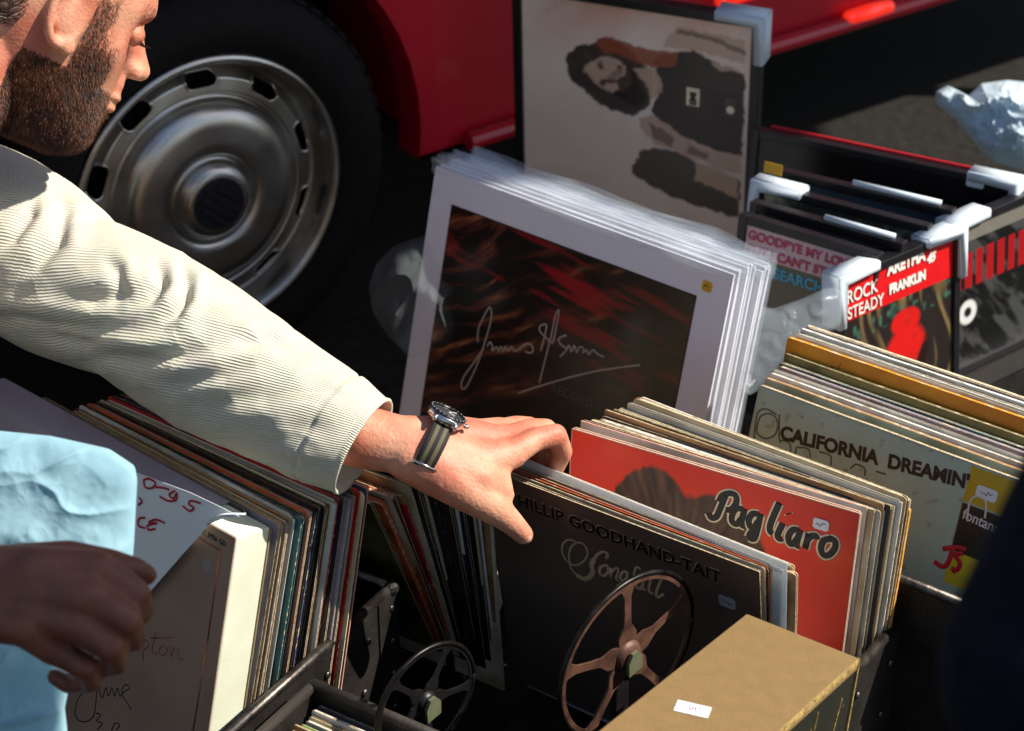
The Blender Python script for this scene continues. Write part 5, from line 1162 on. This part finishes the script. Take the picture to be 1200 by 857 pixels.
# ------------------------------------------------------------------ second customer at the near left, only the fist with the bag in view
hb_keep = hb; hb = bmesh.new()
# --- right hand (fist round the bag) and forearm
tb(HP((-520, 560, 1.72), (-300, 660, 1.66), (-120, 690, 1.64), (-30, 694, 1.645)), [.052, .046, .036, .031])
for k, (u, v, d) in enumerate(((112, 668, 1.66), (104, 700, 1.645), (88, 733, 1.645), (62, 760, 1.655))):
    tb(HP((-30, 680+10*k, 1.645), (30, 672+19*k, 1.642), (u, v, d)), [.028, .0225-.001*k, .0165-.001*k])
    f = (1, 1, .93, .82)[k]
    tb(HP((u, v, d), (u+46*f, v+28*f, d+.006), (u+52*f, v+48*f, d+.034), (u+22*f, v+52*f, d+.052), (u+2*f, v+40*f, d+.046)), [.0155-.001*k, .0128-.0009*k, .0115-.0009*k, .0102-.0008*k, .009-.0007*k])
tb(HP((20, 668, 1.66), (80, 660, 1.675), (128, 664, 1.685), (158, 668, 1.69), (172, 674, 1.70)), [.021, .0185, .0145, .0105, .0088])   # thumb

bskin = mat('skin_brown', lin((124, 74, 54)), .5, nscale=30, var=.06, col2=lin((98, 56, 42)), thr=(.36, .64), bump=.42, bscale=300, sss=.06, spec=.4)
e3 = L3(-520, 560, 1.72); s3 = V((-1.08, 1.36, .90)); n3 = V((-1.20, 1.26, .98)); h3 = V((-1.38, 1.22, .40)); q3 = V((-1.26, 1.02, .90)); hd3 = V((-1.12, 1.27, 1.16))
cu = CU
tb([s3, s3.lerp(e3, .5), e3], [.06, .052, .05])
limb(hb, [n3, hd3], [.058, .05], 18); ball(hb, hd3, .095, sc=(1.0, .8, 1.15), seg=24); ball(hb, hd3+V((.045, 0, -.06)), .05); ball(hb, hd3+V((.098, 0, -.01)), .013)
limb(hb, [s3, n3, q3], [.05, .08, .05], 18); limb(hb, [n3, h3], [.11, .13], 18); limb(hb, [q3, q3+V((.05, -.05, -.26)), q3+V((.22, .0, -.36)), q3+V((.28, .02, -.38))], [.055, .045, .03, .03], 16)
for sg_ in (1, -1): limb(hb, [h3+V((0, .09*sg_, 0)), h3+V((.30, .16*sg_, .06)), h3+V((.06, .15*sg_, -.31)), h3+V((.18, .15*sg_, -.37))], [.1, .06, .042, .03], 16)
p3 = empty('person', T0(V((h3.x, h3.y, 0))), 'brown skinned person at the left edge, fist gripping the pale blue plastic bag', 'person')
fuse('body', hb, .0026, 6, bskin, p3)
jb3 = bmesh.new(); limb(jb3, [s3, s3.lerp(e3, .5), s3.lerp(e3, .85)], [.085, .07, .06], 18); limb(jb3, [s3, n3+V((0, 0, -.03)), q3], [.085, .11, .085], 18); limb(jb3, [n3+V((0, 0, -.06)), h3], [.14, .16], 18); limb(jb3, [q3, q3+V((.05, -.05, -.26)), q3+V((.18, -.01, -.34))], [.085, .065, .05], 16)
fuse('shirt', jb3, .008, 5, mat('shirt_navy', (.02, .025, .05), .85, bump=.3), p3)
jt3 = bmesh.new()
for sg_ in (1, -1): limb(jt3, [h3+V((0, .09*sg_, 0)), h3+V((.30, .16*sg_, .06)), h3+V((.06, .15*sg_, -.28))], [.12, .08, .06], 16)
fuse('trousers', jt3, .01, 5, mat('trouser_grey', (.06, .06, .06), .9), p3)
bm = bmesh.new()
for sg_ in (1, -1): ball(bm, V((h3.x+.13, h3.y+.15*sg_, .045)), .05, sc=(2.2, .9, .85))
wobj('shoes', bm, leather, p3, True)
bm = bmesh.new(); ball(bm, hd3+V((-.02, 0, .03)), .1, sc=(.98, .85, 1.1), seg=20); wobj('hair', bm, hairm, p3, True)
# ------------------------------------------------------------------ dark coated person in the near right corner
cb = bmesh.new()
el = D(1236, 788, 1.0); sh = D(1600, 120, .95); fa = D(1420, 980, .98)
limb(cb, [sh, D(1405, 500, .985), el], [.075, .066, .056], 20); limb(cb, [el, fa], [.054, .042], 20)
hq = L3(80, 710, 1.65); hd = hq + sdir*((.50-hq.x)/sdir.x); nk = hd+V((.11, -.18, -.10)); s2 = V((.80, 1.02, 1.20)); pv = V((.74, .46, .86))  # unseen head and neck posed on the sun line to shade the fist
limb(cb, [sh, nk, s2], [.075, .1, .075], 20); limb(cb, [nk, nk.lerp(pv, .4), pv], [.12, .16, .17], 20); limb(cb, [s2, s2+V((.06, 0, -.3)), s2+V((-.02, .1, -.5))], [.07, .055, .045], 16)
coat = mat('coat_black_wool', (.009, .010, .015), .95, var=.3, nscale=60, bump=.4, bscale=200, spec=.1)
pk = empty('person', T0(V((pv.x, pv.y, 0))), 'person in a black coat, elbow blurred in the near right corner', 'person')
bb2 = bmesh.new()
hq = L3(80, 710, 1.65); hd = hq + sdir*((.50-hq.x)/sdir.x); ball(bb2, hd, .1, sc=(.95, .8, 1.15), seg=24); ball(bb2, hd+V((-.06, .06, -.06)), .05); ball(bb2, hd+V((-.085, .085, -.01)), .014)
limb(bb2, [nk, hd], [.06, .055], 16); limb(bb2, [sh, el, fa, fa+V((-.03, .05, -.05))], [.05, .04, .03, .026], 14); limb(bb2, [nk, pv], [.1, .12], 16); limb(bb2, [sh, nk, s2], [.05, .07, .05], 14)
hn = fa+V((-.03, .05, -.05))
for k in range(4): limb(bb2, [hn, hn+V((-.02+.018*k, .05, -.05)), hn+V((-.02+.02*k, .06, -.085)), hn+V((-.018+.02*k, .05, -.115))], [.016, .010, .0085, .007], 10)
limb(bb2, [hn, hn+V((-.04, .02, -.04)), hn+V((-.045, .035, -.075))], [.015, .0105, .008], 10)
limb(bb2, [s2, s2+V((.06, 0, -.3)), s2+V((-.02, .1, -.5))], [.05, .04, .03], 14)
for s in (-1, 1): limb(bb2, [pv+V((.1*s, 0, 0)), V((pv.x+.11*s, pv.y+.1, .42)), V((pv.x+.11*s, pv.y+.0, .08)), V((pv.x+.10*s, pv.y+.12, .03))], [.09, .055, .04, .03], 14)
fuse('body', bb2, .006, 4, skin, pk); fuse('coat', cb, .006, 4, coat, pk)
tr_ = bmesh.new()
for s in (-1, 1): limb(tr_, [pv+V((.1*s, 0, 0)), V((pv.x+.11*s, pv.y+.1, .42)), V((pv.x+.11*s, pv.y+.0, .1))], [.12, .08, .065], 16)
fuse('trousers', tr_, .01, 4, mat('trouser_dark', (.02, .02, .025), .9), pk)
bm = bmesh.new(); ball(bm, hd+V((.02, -.02, .03)), .125, sc=(.97, .95, 1.1), seg=20); wobj('hair', bm, hairm, pk, True)
bm = bmesh.new()
for s in (-1, 1): ball(bm, V((pv.x+.1*s, pv.y+.08, .04)), .05, sc=(.9, 2.2, .8))
wobj('shoes', bm, leather, pk, True)
